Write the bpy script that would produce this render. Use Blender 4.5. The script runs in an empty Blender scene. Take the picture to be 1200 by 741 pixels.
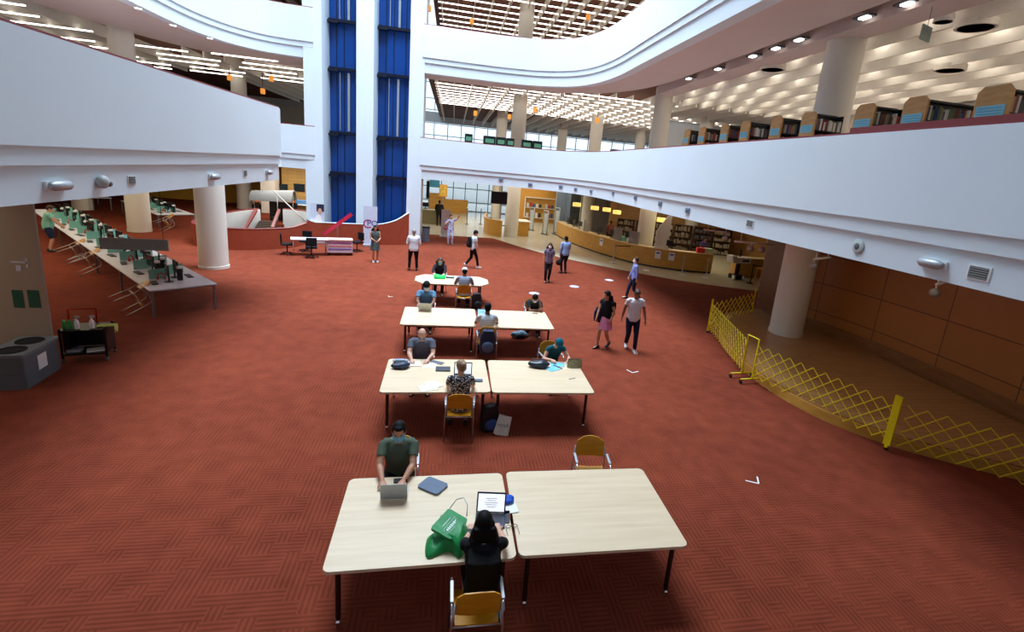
import bpy, bmesh, math, random
from mathutils import Vector, Matrix
from mathutils.geometry import tessellate_polygon
random.seed(7)
PI = math.pi
scene = bpy.context.scene
COL = scene.collection

# ---------------------------------------------------------------- camera
CAM = Vector((0.0, 0.0, 4.562746))
CR = Vector((0.97885235, -0.18316406, 0.09109885))
CU = Vector((-0.04460921, 0.24348582, 0.96887805))
CF = Vector((0.19964492, 0.9524524, -0.23016586))
FPX, PPX, PPY = 579.2154571, 642.834642, 338.752790
cam_data = bpy.data.cameras.new('camera')
cam_data.sensor_fit = 'HORIZONTAL'; cam_data.sensor_width = 36.0
cam_data.lens = 36.0 * FPX / 1200.0
cam_data.shift_x = (600.0 - PPX) / 1200.0
cam_data.shift_y = (PPY - 370.5) / 1200.0
cam_data.clip_start = 0.05; cam_data.clip_end = 500
cam = bpy.data.objects.new('camera', cam_data)
COL.objects.link(cam)
m = Matrix.Identity(4)
for i in range(3):
    m[i][0], m[i][1], m[i][2], m[i][3] = CR[i], CU[i], -CF[i], CAM[i]
cam.matrix_world = m
scene.camera = cam

# ---------------------------------------------------------------- world, lights, exposure
scene.view_settings.view_transform = 'Standard'
scene.view_settings.look = 'None'
scene.view_settings.gamma = 1.0
scene.view_settings.exposure = 0.0
scene.view_settings.use_curve_mapping = False
world = bpy.data.worlds.new('sky'); scene.world = world
world.use_nodes = True
bgn = world.node_tree.nodes['Background']
bgn.inputs['Color'].default_value = (0.72, 0.87, 1.0, 1)
bgn.inputs['Strength'].default_value = 1.7
scene.cycles.max_bounces = 7
scene.cycles.diffuse_bounces = 4
scene.cycles.glossy_bounces = 3
scene.cycles.transmission_bounces = 6
scene.cycles.transparent_max_bounces = 8
scene.cycles.caustics_reflective = False
scene.cycles.caustics_refractive = False
scene.cycles.sample_clamp_indirect = 4.0

def area(name, loc, sx, sy, power, color=(1, 1, 1), rot=(0, 0, 0), spread=180):
    l = bpy.data.lights.new(name, 'AREA'); l.shape = 'RECTANGLE'; l.size = sx; l.size_y = sy
    l.energy = power; l.color = color; l.spread = math.radians(spread)
    o = bpy.data.objects.new(name, l); COL.objects.link(o); o.location = loc; o.rotation_euler = rot
    return o
# the glazed roof high over the atrium
area('skylight', (-1.5, 20.5, 25.5), 13, 13, 6500, (0.68, 0.83, 1.0), spread=100)
# lamps in the ceilings of the floors around the atrium
area('hall_lamps', (-16.0, 19.0, 3.45), 10, 20, 620, (1.0, 0.88, 0.62))
area('hall_lamps', (-12.0, 8.0, 3.45), 8, 6, 110, (1.0, 0.92, 0.75))
area('stage_lamps', (9.9, 8.0, 3.45), 2.2, 8, 14, (1.0, 0.82, 0.6))
area('desk_lamps', (13.0, 28.0, 3.4), 6, 7, 170, (1.0, 0.86, 0.6))
area('entrance_lamps', (3.5, 38.0, 3.45), 10, 14, 620, (1.0, 0.93, 0.8))
area('stair_lamps', (-9.5, 33.0, 3.45), 5, 8, 480, (1.0, 0.95, 0.86))
area('upper_lamps', (15.0, 12.0, 8.7), 8, 22, 40, (1.0, 0.97, 0.9))
area('upper_lamps', (8.0, 42.0, 8.7), 18, 20, 350, (1.0, 0.95, 0.88))
area('upper_lamps', (-17.0, 18.0, 8.7), 8, 20, 60, (1.0, 0.95, 0.82))
area('top_lamps', (6.0, 38.0, 14.0), 20, 16, 500, (1.0, 0.95, 0.88))

def at(px, py, z=0.0):
    """where the line of sight through a pixel of the photograph meets the height z"""
    d = CF + CR * ((px - PPX) / FPX) - CU * ((py - PPY) / FPX)
    t = (z - CAM.z) / d.z
    return CAM + d * t
def at_y(px, py, Y):
    d = CF + CR * ((px - PPX) / FPX) - CU * ((py - PPY) / FPX)
    return CAM + d * ((Y - CAM.y) / d.y)
def at_x(px, py, X):
    d = CF + CR * ((px - PPX) / FPX) - CU * ((py - PPY) / FPX)
    return CAM + d * ((X - CAM.x) / d.x)

# ---------------------------------------------------------------- materials
MATS = {}
def lin(c):
    return tuple((x / 12.92 if x <= 0.04045 else ((x + 0.055) / 1.055) ** 2.4) for x in c)
def mat(name, rgb, rough=0.6, metal=0.0, var=0.06, vscale=12.0, spec=0.4, emit=None, estr=0.0, alpha=1.0, trans=0.0, bump=0.0, bscale=60.0, sheen=0.0):
    """rgb in 0..255 display values of the material itself"""
    if name in MATS: return MATS[name]
    M = bpy.data.materials.new(name); M.use_nodes = True
    nt = M.node_tree; N = nt.nodes; Lk = nt.links
    b = N['Principled BSDF']
    c = lin([v / 255.0 for v in rgb])
    tc = N.new('ShaderNodeTexCoord'); nz = N.new('ShaderNodeTexNoise'); nz.inputs['Scale'].default_value = vscale
    nz.inputs['Detail'].default_value = 3
    Lk.new(tc.outputs['Object'], nz.inputs['Vector'])
    rp = N.new('ShaderNodeValToRGB')
    rp.color_ramp.elements[0].position = 0.3; rp.color_ramp.elements[1].position = 0.7
    rp.color_ramp.elements[0].color = tuple(max(0, x * (1 - var)) for x in c) + (1,)
    rp.color_ramp.elements[1].color = tuple(min(1, x * (1 + var)) for x in c) + (1,)
    Lk.new(nz.outputs['Fac'], rp.inputs['Fac']); Lk.new(rp.outputs['Color'], b.inputs['Base Color'])
    b.inputs['Roughness'].default_value = rough; b.inputs['Metallic'].default_value = metal
    b.inputs['Specular IOR Level'].default_value = spec
    if emit is not None:
        b.inputs['Emission Color'].default_value = tuple(lin([v / 255.0 for v in emit])) + (1,)
        b.inputs['Emission Strength'].default_value = estr
    if alpha < 1: b.inputs['Alpha'].default_value = alpha
    if trans > 0: b.inputs['Transmission Weight'].default_value = trans
    if bump > 0:
        bp = N.new('ShaderNodeBump'); bp.inputs['Strength'].default_value = bump; bp.inputs['Distance'].default_value = 0.01
        n2 = N.new('ShaderNodeTexNoise'); n2.inputs['Scale'].default_value = bscale
        Lk.new(tc.outputs['Object'], n2.inputs['Vector']); Lk.new(n2.outputs['Fac'], bp.inputs['Height']); Lk.new(bp.outputs['Normal'], b.inputs['Normal'])
    MATS[name] = M
    return M

def wood(name, rgb, dark, scale=(1.2, 14, 14), rough=0.45, coord='Object', contrast=0.5):
    if name in MATS: return MATS[name]
    M = bpy.data.materials.new(name); M.use_nodes = True
    nt = M.node_tree; N = nt.nodes; Lk = nt.links; b = N['Principled BSDF']
    tc = N.new('ShaderNodeTexCoord'); mp = N.new('ShaderNodeMapping'); mp.inputs['Scale'].default_value = scale
    nz = N.new('ShaderNodeTexNoise'); nz.inputs['Scale'].default_value = 1.0; nz.inputs['Detail'].default_value = 6; nz.inputs['Roughness'].default_value = 0.6
    Lk.new(tc.outputs[coord], mp.inputs['Vector']); Lk.new(mp.outputs['Vector'], nz.inputs['Vector'])
    rp = N.new('ShaderNodeValToRGB'); rp.color_ramp.elements[0].position = 0.5 - contrast / 2; rp.color_ramp.elements[1].position = 0.5 + contrast / 2
    rp.color_ramp.elements[0].color = lin([v / 255.0 for v in dark]) + (1,); rp.color_ramp.elements[1].color = lin([v / 255.0 for v in rgb]) + (1,)
    Lk.new(nz.outputs['Fac'], rp.inputs['Fac']); Lk.new(rp.outputs['Color'], b.inputs['Base Color'])
    b.inputs['Roughness'].default_value = rough
    MATS[name] = M
    return M

def math_node(N, Lk, op, a, b=None, c=None):
    n = N.new('ShaderNodeMath'); n.operation = op
    for i, v in enumerate((a, b, c)):
        if v is None: continue
        if hasattr(v, 'links'): Lk.new(v, n.inputs[i])
        else: n.inputs[i].default_value = v
    return n.outputs[0]

def carpet_material():
    M = bpy.data.materials.new('carpet'); M.use_nodes = True
    nt = M.node_tree; N = nt.nodes; Lk = nt.links; b = N['Principled BSDF']
    tc = N.new('ShaderNodeTexCoord')
    sp = N.new('ShaderNodeSeparateXYZ'); Lk.new(tc.outputs['Object'], sp.inputs[0])
    X, Y = sp.outputs[0], sp.outputs[1]
    mn = lambda op, a, b=None, c=None: math_node(N, Lk, op, a, b, c)
    cell = 0.17
    cx = mn('FLOOR', mn('DIVIDE', X, cell)); cy = mn('FLOOR', mn('DIVIDE', Y, cell))
    cmb = N.new('ShaderNodeCombineXYZ'); Lk.new(cx, cmb.inputs[0]); Lk.new(cy, cmb.inputs[1])
    wn = N.new('ShaderNodeTexWhiteNoise'); wn.noise_dimensions = '3D'; Lk.new(cmb.outputs[0], wn.inputs['Vector'])
    pick = mn('GREATER_THAN', wn.outputs['Value'], 0.5)
    fx = mn('SINE', mn('MULTIPLY', X, 2 * PI / 0.057)); fy = mn('SINE', mn('MULTIPLY', Y, 2 * PI / 0.057))
    stripe = mn('ADD', mn('MULTIPLY', fx, pick), mn('MULTIPLY', fy, mn('SUBTRACT', 1.0, pick)))
    nz = N.new('ShaderNodeTexNoise'); nz.inputs['Scale'].default_value = 3.0; nz.inputs['Detail'].default_value = 5; Lk.new(tc.outputs['Object'], nz.inputs['Vector'])
    big = N.new('ShaderNodeTexNoise'); big.inputs['Scale'].default_value = 0.35; big.inputs['Detail'].default_value = 3; Lk.new(tc.outputs['Object'], big.inputs['Vector'])
    v = mn('ADD', mn('MULTIPLY', stripe, 0.13), mn('ADD', mn('MULTIPLY', nz.outputs['Fac'], 0.5), mn('MULTIPLY', big.outputs['Fac'], 0.5)))
    rp = N.new('ShaderNodeValToRGB'); rp.color_ramp.elements[0].position = 0.2; rp.color_ramp.elements[1].position = 0.85
    rp.color_ramp.elements[0].color = lin((0.375, 0.16, 0.105)) + (1,); rp.color_ramp.elements[1].color = lin((0.58, 0.275, 0.185)) + (1,)
    Lk.new(v, rp.inputs['Fac']); Lk.new(rp.outputs['Color'], b.inputs['Base Color'])
    b.inputs['Roughness'].default_value = 0.95; b.inputs['Specular IOR Level'].default_value = 0.1
    bp = N.new('ShaderNodeBump'); bp.inputs['Strength'].default_value = 0.5; bp.inputs['Distance'].default_value = 0.006
    Lk.new(v, bp.inputs['Height']); Lk.new(bp.outputs['Normal'], b.inputs['Normal'])
    MATS['carpet'] = M
    return M

def tile_material(name, rgb, seam, size, rough=0.35, coord='Object', vert=False, seamw=0.02, var=0.1):
    """square panels or tiles with thin joints; size = (w, h)"""
    if name in MATS: return MATS[name]
    M = bpy.data.materials.new(name); M.use_nodes = True
    nt = M.node_tree; N = nt.nodes; Lk = nt.links; b = N['Principled BSDF']
    tc = N.new('ShaderNodeTexCoord'); sp = N.new('ShaderNodeSeparateXYZ'); Lk.new(tc.outputs[coord], sp.inputs[0])
    mn = lambda op, a, b=None, c=None: math_node(N, Lk, op, a, b, c)
    if vert == 'x': U, V = sp.outputs[0], sp.outputs[2]
    elif vert: U, V = sp.outputs[1], sp.outputs[2]
    else: U, V = sp.outputs[0], sp.outputs[1]
    u = mn('DIVIDE', U, size[0]); v = mn('DIVIDE', V, size[1])
    fu = mn('FRACT', u); fv = mn('FRACT', v)
    su = mn('LESS_THAN', fu, seamw / size[0]); sv = mn('LESS_THAN', fv, seamw / size[1])
    s = mn('MAXIMUM', su, sv)
    cmb = N.new('ShaderNodeCombineXYZ'); Lk.new(mn('FLOOR', u), cmb.inputs[0]); Lk.new(mn('FLOOR', v), cmb.inputs[1])
    wn = N.new('ShaderNodeTexWhiteNoise'); Lk.new(cmb.outputs[0], wn.inputs['Vector'])
    nz = N.new('ShaderNodeTexNoise'); nz.inputs['Scale'].default_value = 3; nz.inputs['Detail'].default_value = 5; Lk.new(tc.outputs[coord], nz.inputs['Vector'])
    val = mn('ADD', mn('MULTIPLY', wn.outputs['Value'], 0.5), mn('MULTIPLY', nz.outputs['Fac'], 0.5))
    rp = N.new('ShaderNodeValToRGB'); c = lin([x / 255.0 for x in rgb])
    rp.color_ramp.elements[0].color = tuple(x * (1 - var) for x in c) + (1,); rp.color_ramp.elements[1].color = tuple(min(1, x * (1 + var)) for x in c) + (1,)
    Lk.new(val, rp.inputs['Fac'])
    mx = N.new('ShaderNodeMix'); mx.data_type = 'RGBA'; Lk.new(s, mx.inputs[0]); Lk.new(rp.outputs['Color'], mx.inputs[6])
    mx.inputs[7].default_value = lin([x / 255.0 for x in seam]) + (1,)
    Lk.new(mx.outputs[2], b.inputs['Base Color']); b.inputs['Roughness'].default_value = rough
    MATS[name] = M
    return M

def glass_mat(name, rgb, alpha, rough=0.05):
    """thin pane: mix of transparent and glossy/diffuse"""
    if name in MATS: return MATS[name]
    M = bpy.data.materials.new(name); M.use_nodes = True
    b = M.node_tree.nodes['Principled BSDF']
    b.inputs['Base Color'].default_value = lin([x / 255.0 for x in rgb]) + (1,)
    b.inputs['Roughness'].default_value = rough; b.inputs['Alpha'].default_value = alpha
    MATS[name] = M
    return M

WHITE = mat('white_paint', (222, 232, 238), 0.55, var=0.015, vscale=0.6)
WHITE2 = mat('soffit_bounce_tint', (214, 196, 190), 0.7, var=0.02, vscale=0.8)  # reddish cast of light bounced off the carpet is in this colour
CREAM = mat('cream_paint', (236, 232, 218), 0.6, var=0.02)
BROWN = mat('brown_ceiling', (96, 52, 26), 0.8, var=0.1, vscale=2)
RUST = mat('rust_wall', (150, 62, 34), 0.8, var=0.08, vscale=5, bump=0.2)
RAIL = mat('burgundy_rail', (128, 48, 50), 0.45, var=0.05)
COLUMN = mat('column_paint', (226, 222, 208), 0.6, var=0.015)
BLUEGL = mat('blue_shaft_panel', (16, 68, 142), 0.3, var=0.08, vscale=2)
BLUEDK = mat('dark_shaft_beam', (12, 18, 40), 0.4)
STEEL = mat('brushed_steel', (190, 192, 196), 0.3, metal=0.9, var=0.04)
CHROME = mat('chrome', (220, 220, 222), 0.15, metal=1.0, var=0.02)
BLACK = mat('black_plastic', (22, 22, 25), 0.4, var=0.1)
DKMETAL = mat('dark_metal', (52, 30, 26), 0.4, metal=0.3)
GREYPL = mat('grey_plastic', (92, 98, 104), 0.5)
SILVER = mat('silver_plastic', (176, 180, 184), 0.4, metal=0.4)
PAPER = mat('paper', (240, 240, 238), 0.8, var=0.01)
YELLOW = mat('barrier_yellow', (232, 206, 20), 0.45, var=0.04)
RUBBER = mat('black_rubber', (16, 16, 17), 0.8)
TEAL = mat('teal_panel', (120, 190, 175), 0.4)
REDPL = mat('red_plastic', (190, 30, 34), 0.4)
MAPLE = wood('maple_top', (234, 211, 178), (208, 180, 142), (0.9, 13, 9), 0.35, contrast=0.7)
MAPLE_EDGE = mat('maple_edge', (170, 128, 84), 0.5)
CHAIRWOOD = wood('yellow_chair_wood', (214, 152, 24), (190, 124, 14), (3, 3, 22), 0.35)
SHELFWOOD = wood('shelf_wood', (202, 152, 84), (180, 126, 62), (3, 3, 16), 0.45)
DESKWOOD = wood('desk_wood', (214, 164, 74), (190, 136, 52), (2, 2, 10), 0.4)
STAGEWOOD = tile_material('stage_boards', (176, 130, 78), (110, 76, 42), (0.9, 0.18), 0.25, seamw=0.006)
WALLWOOD = tile_material('wood_panelling', (168, 106, 44), (70, 40, 18), (1.95, 0.92), 0.4, vert=True, seamw=0.022, var=0.14)
OAKWALL = tile_material('oak_wall', (186, 150, 84), (140, 106, 54), (0.6, 0.25), 0.5, vert='x', seamw=0.012, var=0.2)
TUBE = mat('tube_light', (255, 250, 244), 0.4, emit=(255, 246, 236), estr=5.0)
LAMPGLOW = mat('lamp_glow', (250, 220, 140), 0.4, emit=(255, 214, 110), estr=1.0)
TUBEB = mat('tube_light_bright', (255, 250, 244), 0.4, emit=(255, 248, 236), estr=20.0)

# ---------------------------------------------------------------- mesh helpers
class MB:
    def __init__(self): self.bm = bmesh.new()
    def box(self, c, s, rz=0.0, rot=None, bevel=0.0):
        r = bmesh.ops.create_cube(self.bm, size=1.0)
        vs = r['verts']
        R = rot if rot is not None else Matrix.Rotation(rz, 4, 'Z')
        M = Matrix.Translation(Vector(c)) @ R @ Matrix.Diagonal((s[0], s[1], s[2], 1))
        bmesh.ops.transform(self.bm, matrix=M, verts=vs)
        if bevel > 0:
            es = set()
            for v in vs: es.update(v.link_edges)
            bmesh.ops.bevel(self.bm, geom=list(es), offset=bevel, segments=2, affect='EDGES', profile=0.5)
        return self
    def tube(self, pts, rad, n=8, cap=True, flat=1.0):
        pts = [Vector(p) for p in pts]
        k = len(pts)
        rads = rad if isinstance(rad, (list, tuple)) else [rad] * k
        rings = []
        prevx = None
        for i, p in enumerate(pts):
            if i == 0: t = pts[1] - pts[0]
            elif i == k - 1: t = pts[-1] - pts[-2]
            else: t = (pts[i + 1] - pts[i]).normalized() + (pts[i] - pts[i - 1]).normalized()
            if t.length < 1e-9: t = Vector((0, 0, 1))
            t.normalize()
            if prevx is None:
                ref = Vector((1, 0, 0)) if abs(t.x) < 0.9 else Vector((0, 1, 0))
                x = (ref - t * ref.dot(t)).normalized()
            else:
                x = prevx - t * prevx.dot(t)
                x = x.normalized() if x.length > 1e-6 else prevx
            prevx = x
            y = t.cross(x)
            rings.append([self.bm.verts.new(p + x * (rads[i] * math.cos(a)) + y * (rads[i] * flat * math.sin(a))) for a in [2 * PI * j / n for j in range(n)]])
        for a, b in zip(rings, rings[1:]):
            for j in range(n):
                self.bm.faces.new((a[j], a[(j + 1) % n], b[(j + 1) % n], b[j]))
        if cap:
            self.bm.faces.new(list(reversed(rings[0]))); self.bm.faces.new(rings[-1])
        return self
    def prism(self, pts, z0, z1):
        lo = [self.bm.verts.new((p[0], p[1], z0)) for p in pts]; hi = [self.bm.verts.new((p[0], p[1], z1)) for p in pts]
        n = len(pts)
        for i in range(n): self.bm.faces.new((lo[i], lo[(i + 1) % n], hi[(i + 1) % n], hi[i]))
        if n <= 4:
            self.bm.faces.new(list(reversed(lo))); self.bm.faces.new(hi)
        else:
            for tri in tessellate_polygon([[Vector((p[0], p[1], 0)) for p in pts]]):
                for vs in ([lo[k] for k in reversed(tri)], [hi[k] for k in tri]):
                    try: self.bm.faces.new(vs)
                    except ValueError: pass
        return self
    def cyl(self, c, r, z0, z1, n=24, r2=None):
        r2 = r if r2 is None else r2
        a = [self.bm.verts.new((c[0] + r * math.cos(2 * PI * i / n), c[1] + r * math.sin(2 * PI * i / n), z0)) for i in range(n)]
        b = [self.bm.verts.new((c[0] + r2 * math.cos(2 * PI * i / n), c[1] + r2 * math.sin(2 * PI * i / n), z1)) for i in range(n)]
        for i in range(n): self.bm.faces.new((a[i], a[(i + 1) % n], b[(i + 1) % n], b[i]))
        self.bm.faces.new(list(reversed(a))); self.bm.faces.new(b)
        return self
    def lathe(self, prof, c=(0, 0, 0), n=20):
        rings = [[self.bm.verts.new((c[0] + r * math.cos(2 * PI * i / n), c[1] + r * math.sin(2 * PI * i / n), c[2] + z)) for i in range(n)] for r, z in prof]
        for a, b in zip(rings, rings[1:]):
            for i in range(n): self.bm.faces.new((a[i], a[(i + 1) % n], b[(i + 1) % n], b[i]))
        self.bm.faces.new(list(reversed(rings[0]))); self.bm.faces.new(rings[-1])
        return self
    def ball(self, c, s, seg=16, rot=None):
        r = bmesh.ops.create_uvsphere(self.bm, u_segments=seg, v_segments=max(6, seg * 2 // 3), radius=1.0)
        M = Matrix.Translation(Vector(c)) @ (rot if rot is not None else Matrix.Identity(4)) @ Matrix.Diagonal((s[0], s[1], s[2], 1) if isinstance(s, (tuple, list)) else (s, s, s, 1))
        bmesh.ops.transform(self.bm, matrix=M, verts=r['verts'])
        return self
    def loft(self, rings, close=False):
        R = [[self.bm.verts.new(Vector(p)) for p in ring] for ring in rings]
        n = len(R[0])
        for a, b in zip(R, R[1:]):
            for i in range(n): self.bm.faces.new((a[i], a[(i + 1) % n], b[(i + 1) % n], b[i]))
        if close:
            for i in range(n): self.bm.faces.new((R[-1][i], R[-1][(i + 1) % n], R[0][(i + 1) % n], R[0][i]))
        else:
            self.bm.faces.new(list(reversed(R[0]))); self.bm.faces.new(R[-1])
        return self
    def sweep(self, path, prof, closed=False):
        """closed profile [(offset, z)] swept along a plan path; offset > 0 to the LEFT of travel"""
        pts = [Vector((p[0], p[1])) for p in path]
        n = len(pts); rings = []
        for i in range(n):
            if closed:
                d1 = (pts[i] - pts[i - 1]).normalized(); d2 = (pts[(i + 1) % n] - pts[i]).normalized()
            else:
                d1 = (pts[i] - pts[max(i - 1, 0)]) if i > 0 else (pts[1] - pts[0])
                d2 = (pts[min(i + 1, n - 1)] - pts[i]) if i < n - 1 else (pts[-1] - pts[-2])
                d1.normalize(); d2.normalize()
            t = (d1 + d2).normalized(); nn = Vector((-t.y, t.x))
            k = 1.0 / max(0.5, nn.dot(Vector((-d1.y, d1.x))))
            ring = []
            for q in prof:
                z = q[1](i / (n - 1)) if callable(q[1]) else q[1]
                ring.append((pts[i].x + nn.x * q[0] * k, pts[i].y + nn.y * q[0] * k, z))
            rings.append(ring)
        return self.loft(rings, close=closed)
    def build(self, name, material, parent=None, smooth=False, angle=None):
        bmesh.ops.recalc_face_normals(self.bm, faces=self.bm.faces)
        me = bpy.data.meshes.new(name); self.bm.to_mesh(me); self.bm.free()
        mats = material if isinstance(material, (list, tuple)) else [material]
        for mm in mats: me.materials.append(mm)
        if smooth:
            for p in me.polygons: p.use_smooth = True
            if angle is not None:
                try: me.set_sharp_from_angle(angle=math.radians(angle))
                except Exception: pass
        o = bpy.data.objects.new(name, me); COL.objects.link(o)
        if parent is not None: o.parent = parent
        return o

def tag(o, label=None, cat=None, group=None, kind=None):
    if label: o['label'] = label
    if cat: o['category'] = cat
    if group: o['group'] = group
    if kind: o['kind'] = kind
    return o
def thing(name, label, cat, loc=(0, 0, 0), rz=0.0, group=None):
    o = bpy.data.objects.new(name, None); o.empty_display_size = 0.1
    COL.objects.link(o); o.location = loc; o.rotation_euler = (0, 0, rz)
    return tag(o, label, cat, group)
def struct(o):
    o['kind'] = 'structure'; return o
def dup(root, loc, rz=None, label=None, group=None, rot=None):
    r = root.copy(); COL.objects.link(r); r.location = loc
    if rz is not None: r.rotation_euler = (0, 0, rz)
    if rot is not None: r.rotation_euler = rot
    if label: r['label'] = label
    if group: r['group'] = group
    for ch in list(root.children):
        c = ch.copy(); COL.objects.link(c); c.parent = r
        for g in list(ch.children):
            d = g.copy(); COL.objects.link(d); d.parent = c
    return r
def smooth_path(pts, sub=6):
    """Catmull-Rom through plan points"""
    P = [Vector((p[0], p[1])) for p in pts]; out = []
    for i in range(len(P) - 1):
        p0 = P[max(i - 1, 0)]; p1 = P[i]; p2 = P[i + 1]; p3 = P[min(i + 2, len(P) - 1)]
        for k in range(sub):
            t = k / sub
            q = 0.5 * ((2 * p1) + (-p0 + p2) * t + (2 * p0 - 5 * p1 + 4 * p2 - p3) * t * t + (-p0 + 3 * p1 - 3 * p2 + p3) * t ** 3)
            out.append((q.x, q.y))
    out.append((P[-1].x, P[-1].y))
    return out
def rounded(w, h, r, seg=5):
    out = []
    for cx, cy, a0 in ((w / 2 - r, h / 2 - r, 0), (-w / 2 + r, h / 2 - r, 90), (-w / 2 + r, -h / 2 + r, 180), (w / 2 - r, -h / 2 + r, 270)):
        for k in range(seg + 1):
            a = math.radians(a0 + 90 * k / seg); out.append((cx + r * math.cos(a), cy + r * math.sin(a)))
    return out

# ================================================================ the building
# plan curves of the balcony fronts (atrium side)
RPATH = [(6.7, -3.5), (6.7, 8), (6.7, 17)] + smooth_path([(6.7, 19.5), (6.68, 22.2), (6.35, 24.4), (5.6, 26.0), (4.3, 27.0), (2.6, 27.45), (0, 27.55)], 5) + [(-1.75, 27.55)]
L2PATH = [(-5.1, -3.5), (-5.1, 6), (-5.1, 12), (-5.1, 16.6)] + smooth_path([(-5.3, 17.35), (-6.2, 18.0), (-8.2, 18.8), (-10.2, 20.2), (-10.75, 22.2), (-10.5, 24.8), (-9.6, 26.6), (-8.4, 27.45)], 5) + [(-6.85, 27.55)]
L3PATH = [(-10.8, -3.5), (-10.8, 10), (-10.8, 19.5)] + smooth_path([(-10.8, 21.0), (-10.65, 24.2), (-10.0, 26.2), (-9.0, 27.25), (-7.9, 27.55)], 5) + [(-6.85, 27.55)]
ZS = [3.57, 8.84, 14.11]

def floor_plate(name, path, outer, z0, z1, material):
    b = MB(); b.prism(list(path) + outer, z0, z1)
    return struct(b.build(name, material))
R_OUT = [(-1.75, 60), (24, 60), (24, -3.5)]
L_OUT = [(-6.85, 60), (-30, 60), (-30, -3.5)]

# ground floor: carpet and tile
TILE_EDGE = [(-1.9, 32.2), (2.72, 32.3)] + smooth_path([(3.1, 31.6), (4.2, 29.3), (5.5, 27.2), (7.02, 25.4), (8.82, 23.7), (10.2, 22.5), (11.9, 21.4), (14.6, 20.3), (18, 19.6)], 4) + [(24, 19.3)]
carpet_poly = [(-30, -3.5), (24, -3.5)] + list(reversed(TILE_EDGE)) + [(-6.9, 32.2), (-6.9, 60), (-30, 60)]
# outline of the round stair well, cut out of the carpet
WELL_F = smooth_path([(-6.9, 26.1), (-7.15, 25.0), (-7.6, 24.3), (-8.5, 23.6), (-9.6, 23.4), (-10.6, 23.75), (-11.2, 24.4), (-11.6, 25.6), (-11.75, 27.6), (-11.65, 29.4)], 5)
WELL_L = smooth_path([(-11.65, 29.4), (-11.5, 30.4), (-11.1, 31.7)], 4)
WELL_B = smooth_path([(-9.95, 32.65), (-9.2, 32.6), (-8.3, 31.9), (-7.7, 30.6), (-7.4, 29.4)], 4)
WELL = WELL_F + WELL_L[1:] + WELL_B
hole = []
for i in range(len(WELL)):
    a_, c_ = Vector(WELL[i - 1]), Vector(WELL[(i + 1) % len(WELL)]); t_ = (c_ - a_).normalized(); hole.append((WELL[i][0] + t_.y * 0.2, WELL[i][1] - t_.x * 0.2))
fb = MB(); allp = carpet_poly + hole
vs_ = [fb.bm.verts.new((p[0], p[1], 0.0)) for p in allp]
for tri in tessellate_polygon([[Vector((p[0], p[1], 0)) for p in carpet_poly], [Vector((p[0], p[1], 0)) for p in hole]]):
    try: fb.bm.faces.new([vs_[k] for k in tri])
    except ValueError: pass
r_ = bmesh.ops.extrude_face_region(fb.bm, geom=list(fb.bm.faces))
bmesh.ops.translate(fb.bm, vec=(0, 0, -0.2), verts=[v for v in r_['geom'] if isinstance(v, bmesh.types.BMVert)])
struct(fb.build('floor', carpet_material()))
b = MB(); b.prism([(-13, 22), (-5.5, 22), (-5.5, 34), (-13, 34)], -3.3, -3.1); struct(b.build('floor', MATS['carpet']))
tile_poly = TILE_EDGE + [(24, 60), (-6.9, 60), (-6.9, 32.2)]
b = MB(); b.prism(tile_poly, -0.2, 0.0)
struct(b.build('floor', tile_material('stone_tiles', (196, 190, 166), (150, 146, 128), (0.9, 0.9), 0.22, seamw=0.012, var=0.06)))
b = MB(); b.prism([(-40, 60), (40, 60), (40, 140), (-40, 140)], -0.3, -0.02)
struct(b.build('floor', mat('street_paving', (190, 190, 188), 0.9)))

# balconies: parapet wall, two stepped fascia bands, slab, rail
def balcony(prefix, path, sgn, z, top, railname=True, gap=0.0):
    """sgn=+1 when the atrium lies to the left of travel"""
    s = sgn
    b = MB(); b.sweep(path, [(0, z + 0.72), (0, top), (-s * 0.22, top), (-s * 0.22, z + 0.72)])
    struct(b.build('wall_' + prefix, WHITE, smooth=True, angle=25))
    b = MB(); b.sweep(path, [(-s * 0.045, z + 0.48), (-s * 0.045, z + 0.72), (-s * 0.22, z + 0.72), (-s * 0.22, z + 0.48)])
    struct(b.build('trim_1', WHITE, smooth=True, angle=25))
    b = MB(); b.sweep(path, [(-s * 0.10, z), (-s * 0.10, z + 0.48), (-s * 0.5, z + 0.48), (-s * 0.5, z)])
    struct(b.build('trim_2', WHITE, smooth=True, angle=25))
    b = MB(); b.sweep(path, [(-s * 0.02, top), (-s * 0.02, top + 0.035), (-s * 0.24, top + 0.035), (-s * 0.24, top)])
    struct(b.build('trim_3', RAIL, smooth=True, angle=25))
def inset(path, d, sgn):
    pts = [Vector(p) for p in path]; out = []
    for i in range(len(pts)):
        a = pts[max(i - 1, 0)]; c = pts[min(i + 1, len(pts) - 1)]
        t = (c - a).normalized(); n = Vector((-t.y, t.x))
        out.append((pts[i].x - sgn * n.x * d, pts[i].y - sgn * n.y * d))
    return out
balcony('right_lower', RPATH, 1, ZS[0], 5.66)
balcony('right_upper', RPATH, 1, ZS[1], 11.06)
balcony('left_lower', L2PATH, -1, ZS[0], 5.66)
balcony('left_upper', L3PATH, -1, ZS[1], 11.06)
b = MB(); b.box((6.87, 2.2, 5.735), (0.12, 11.6, 0.11)); struct(b.build('trim_3', RAIL))
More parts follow.
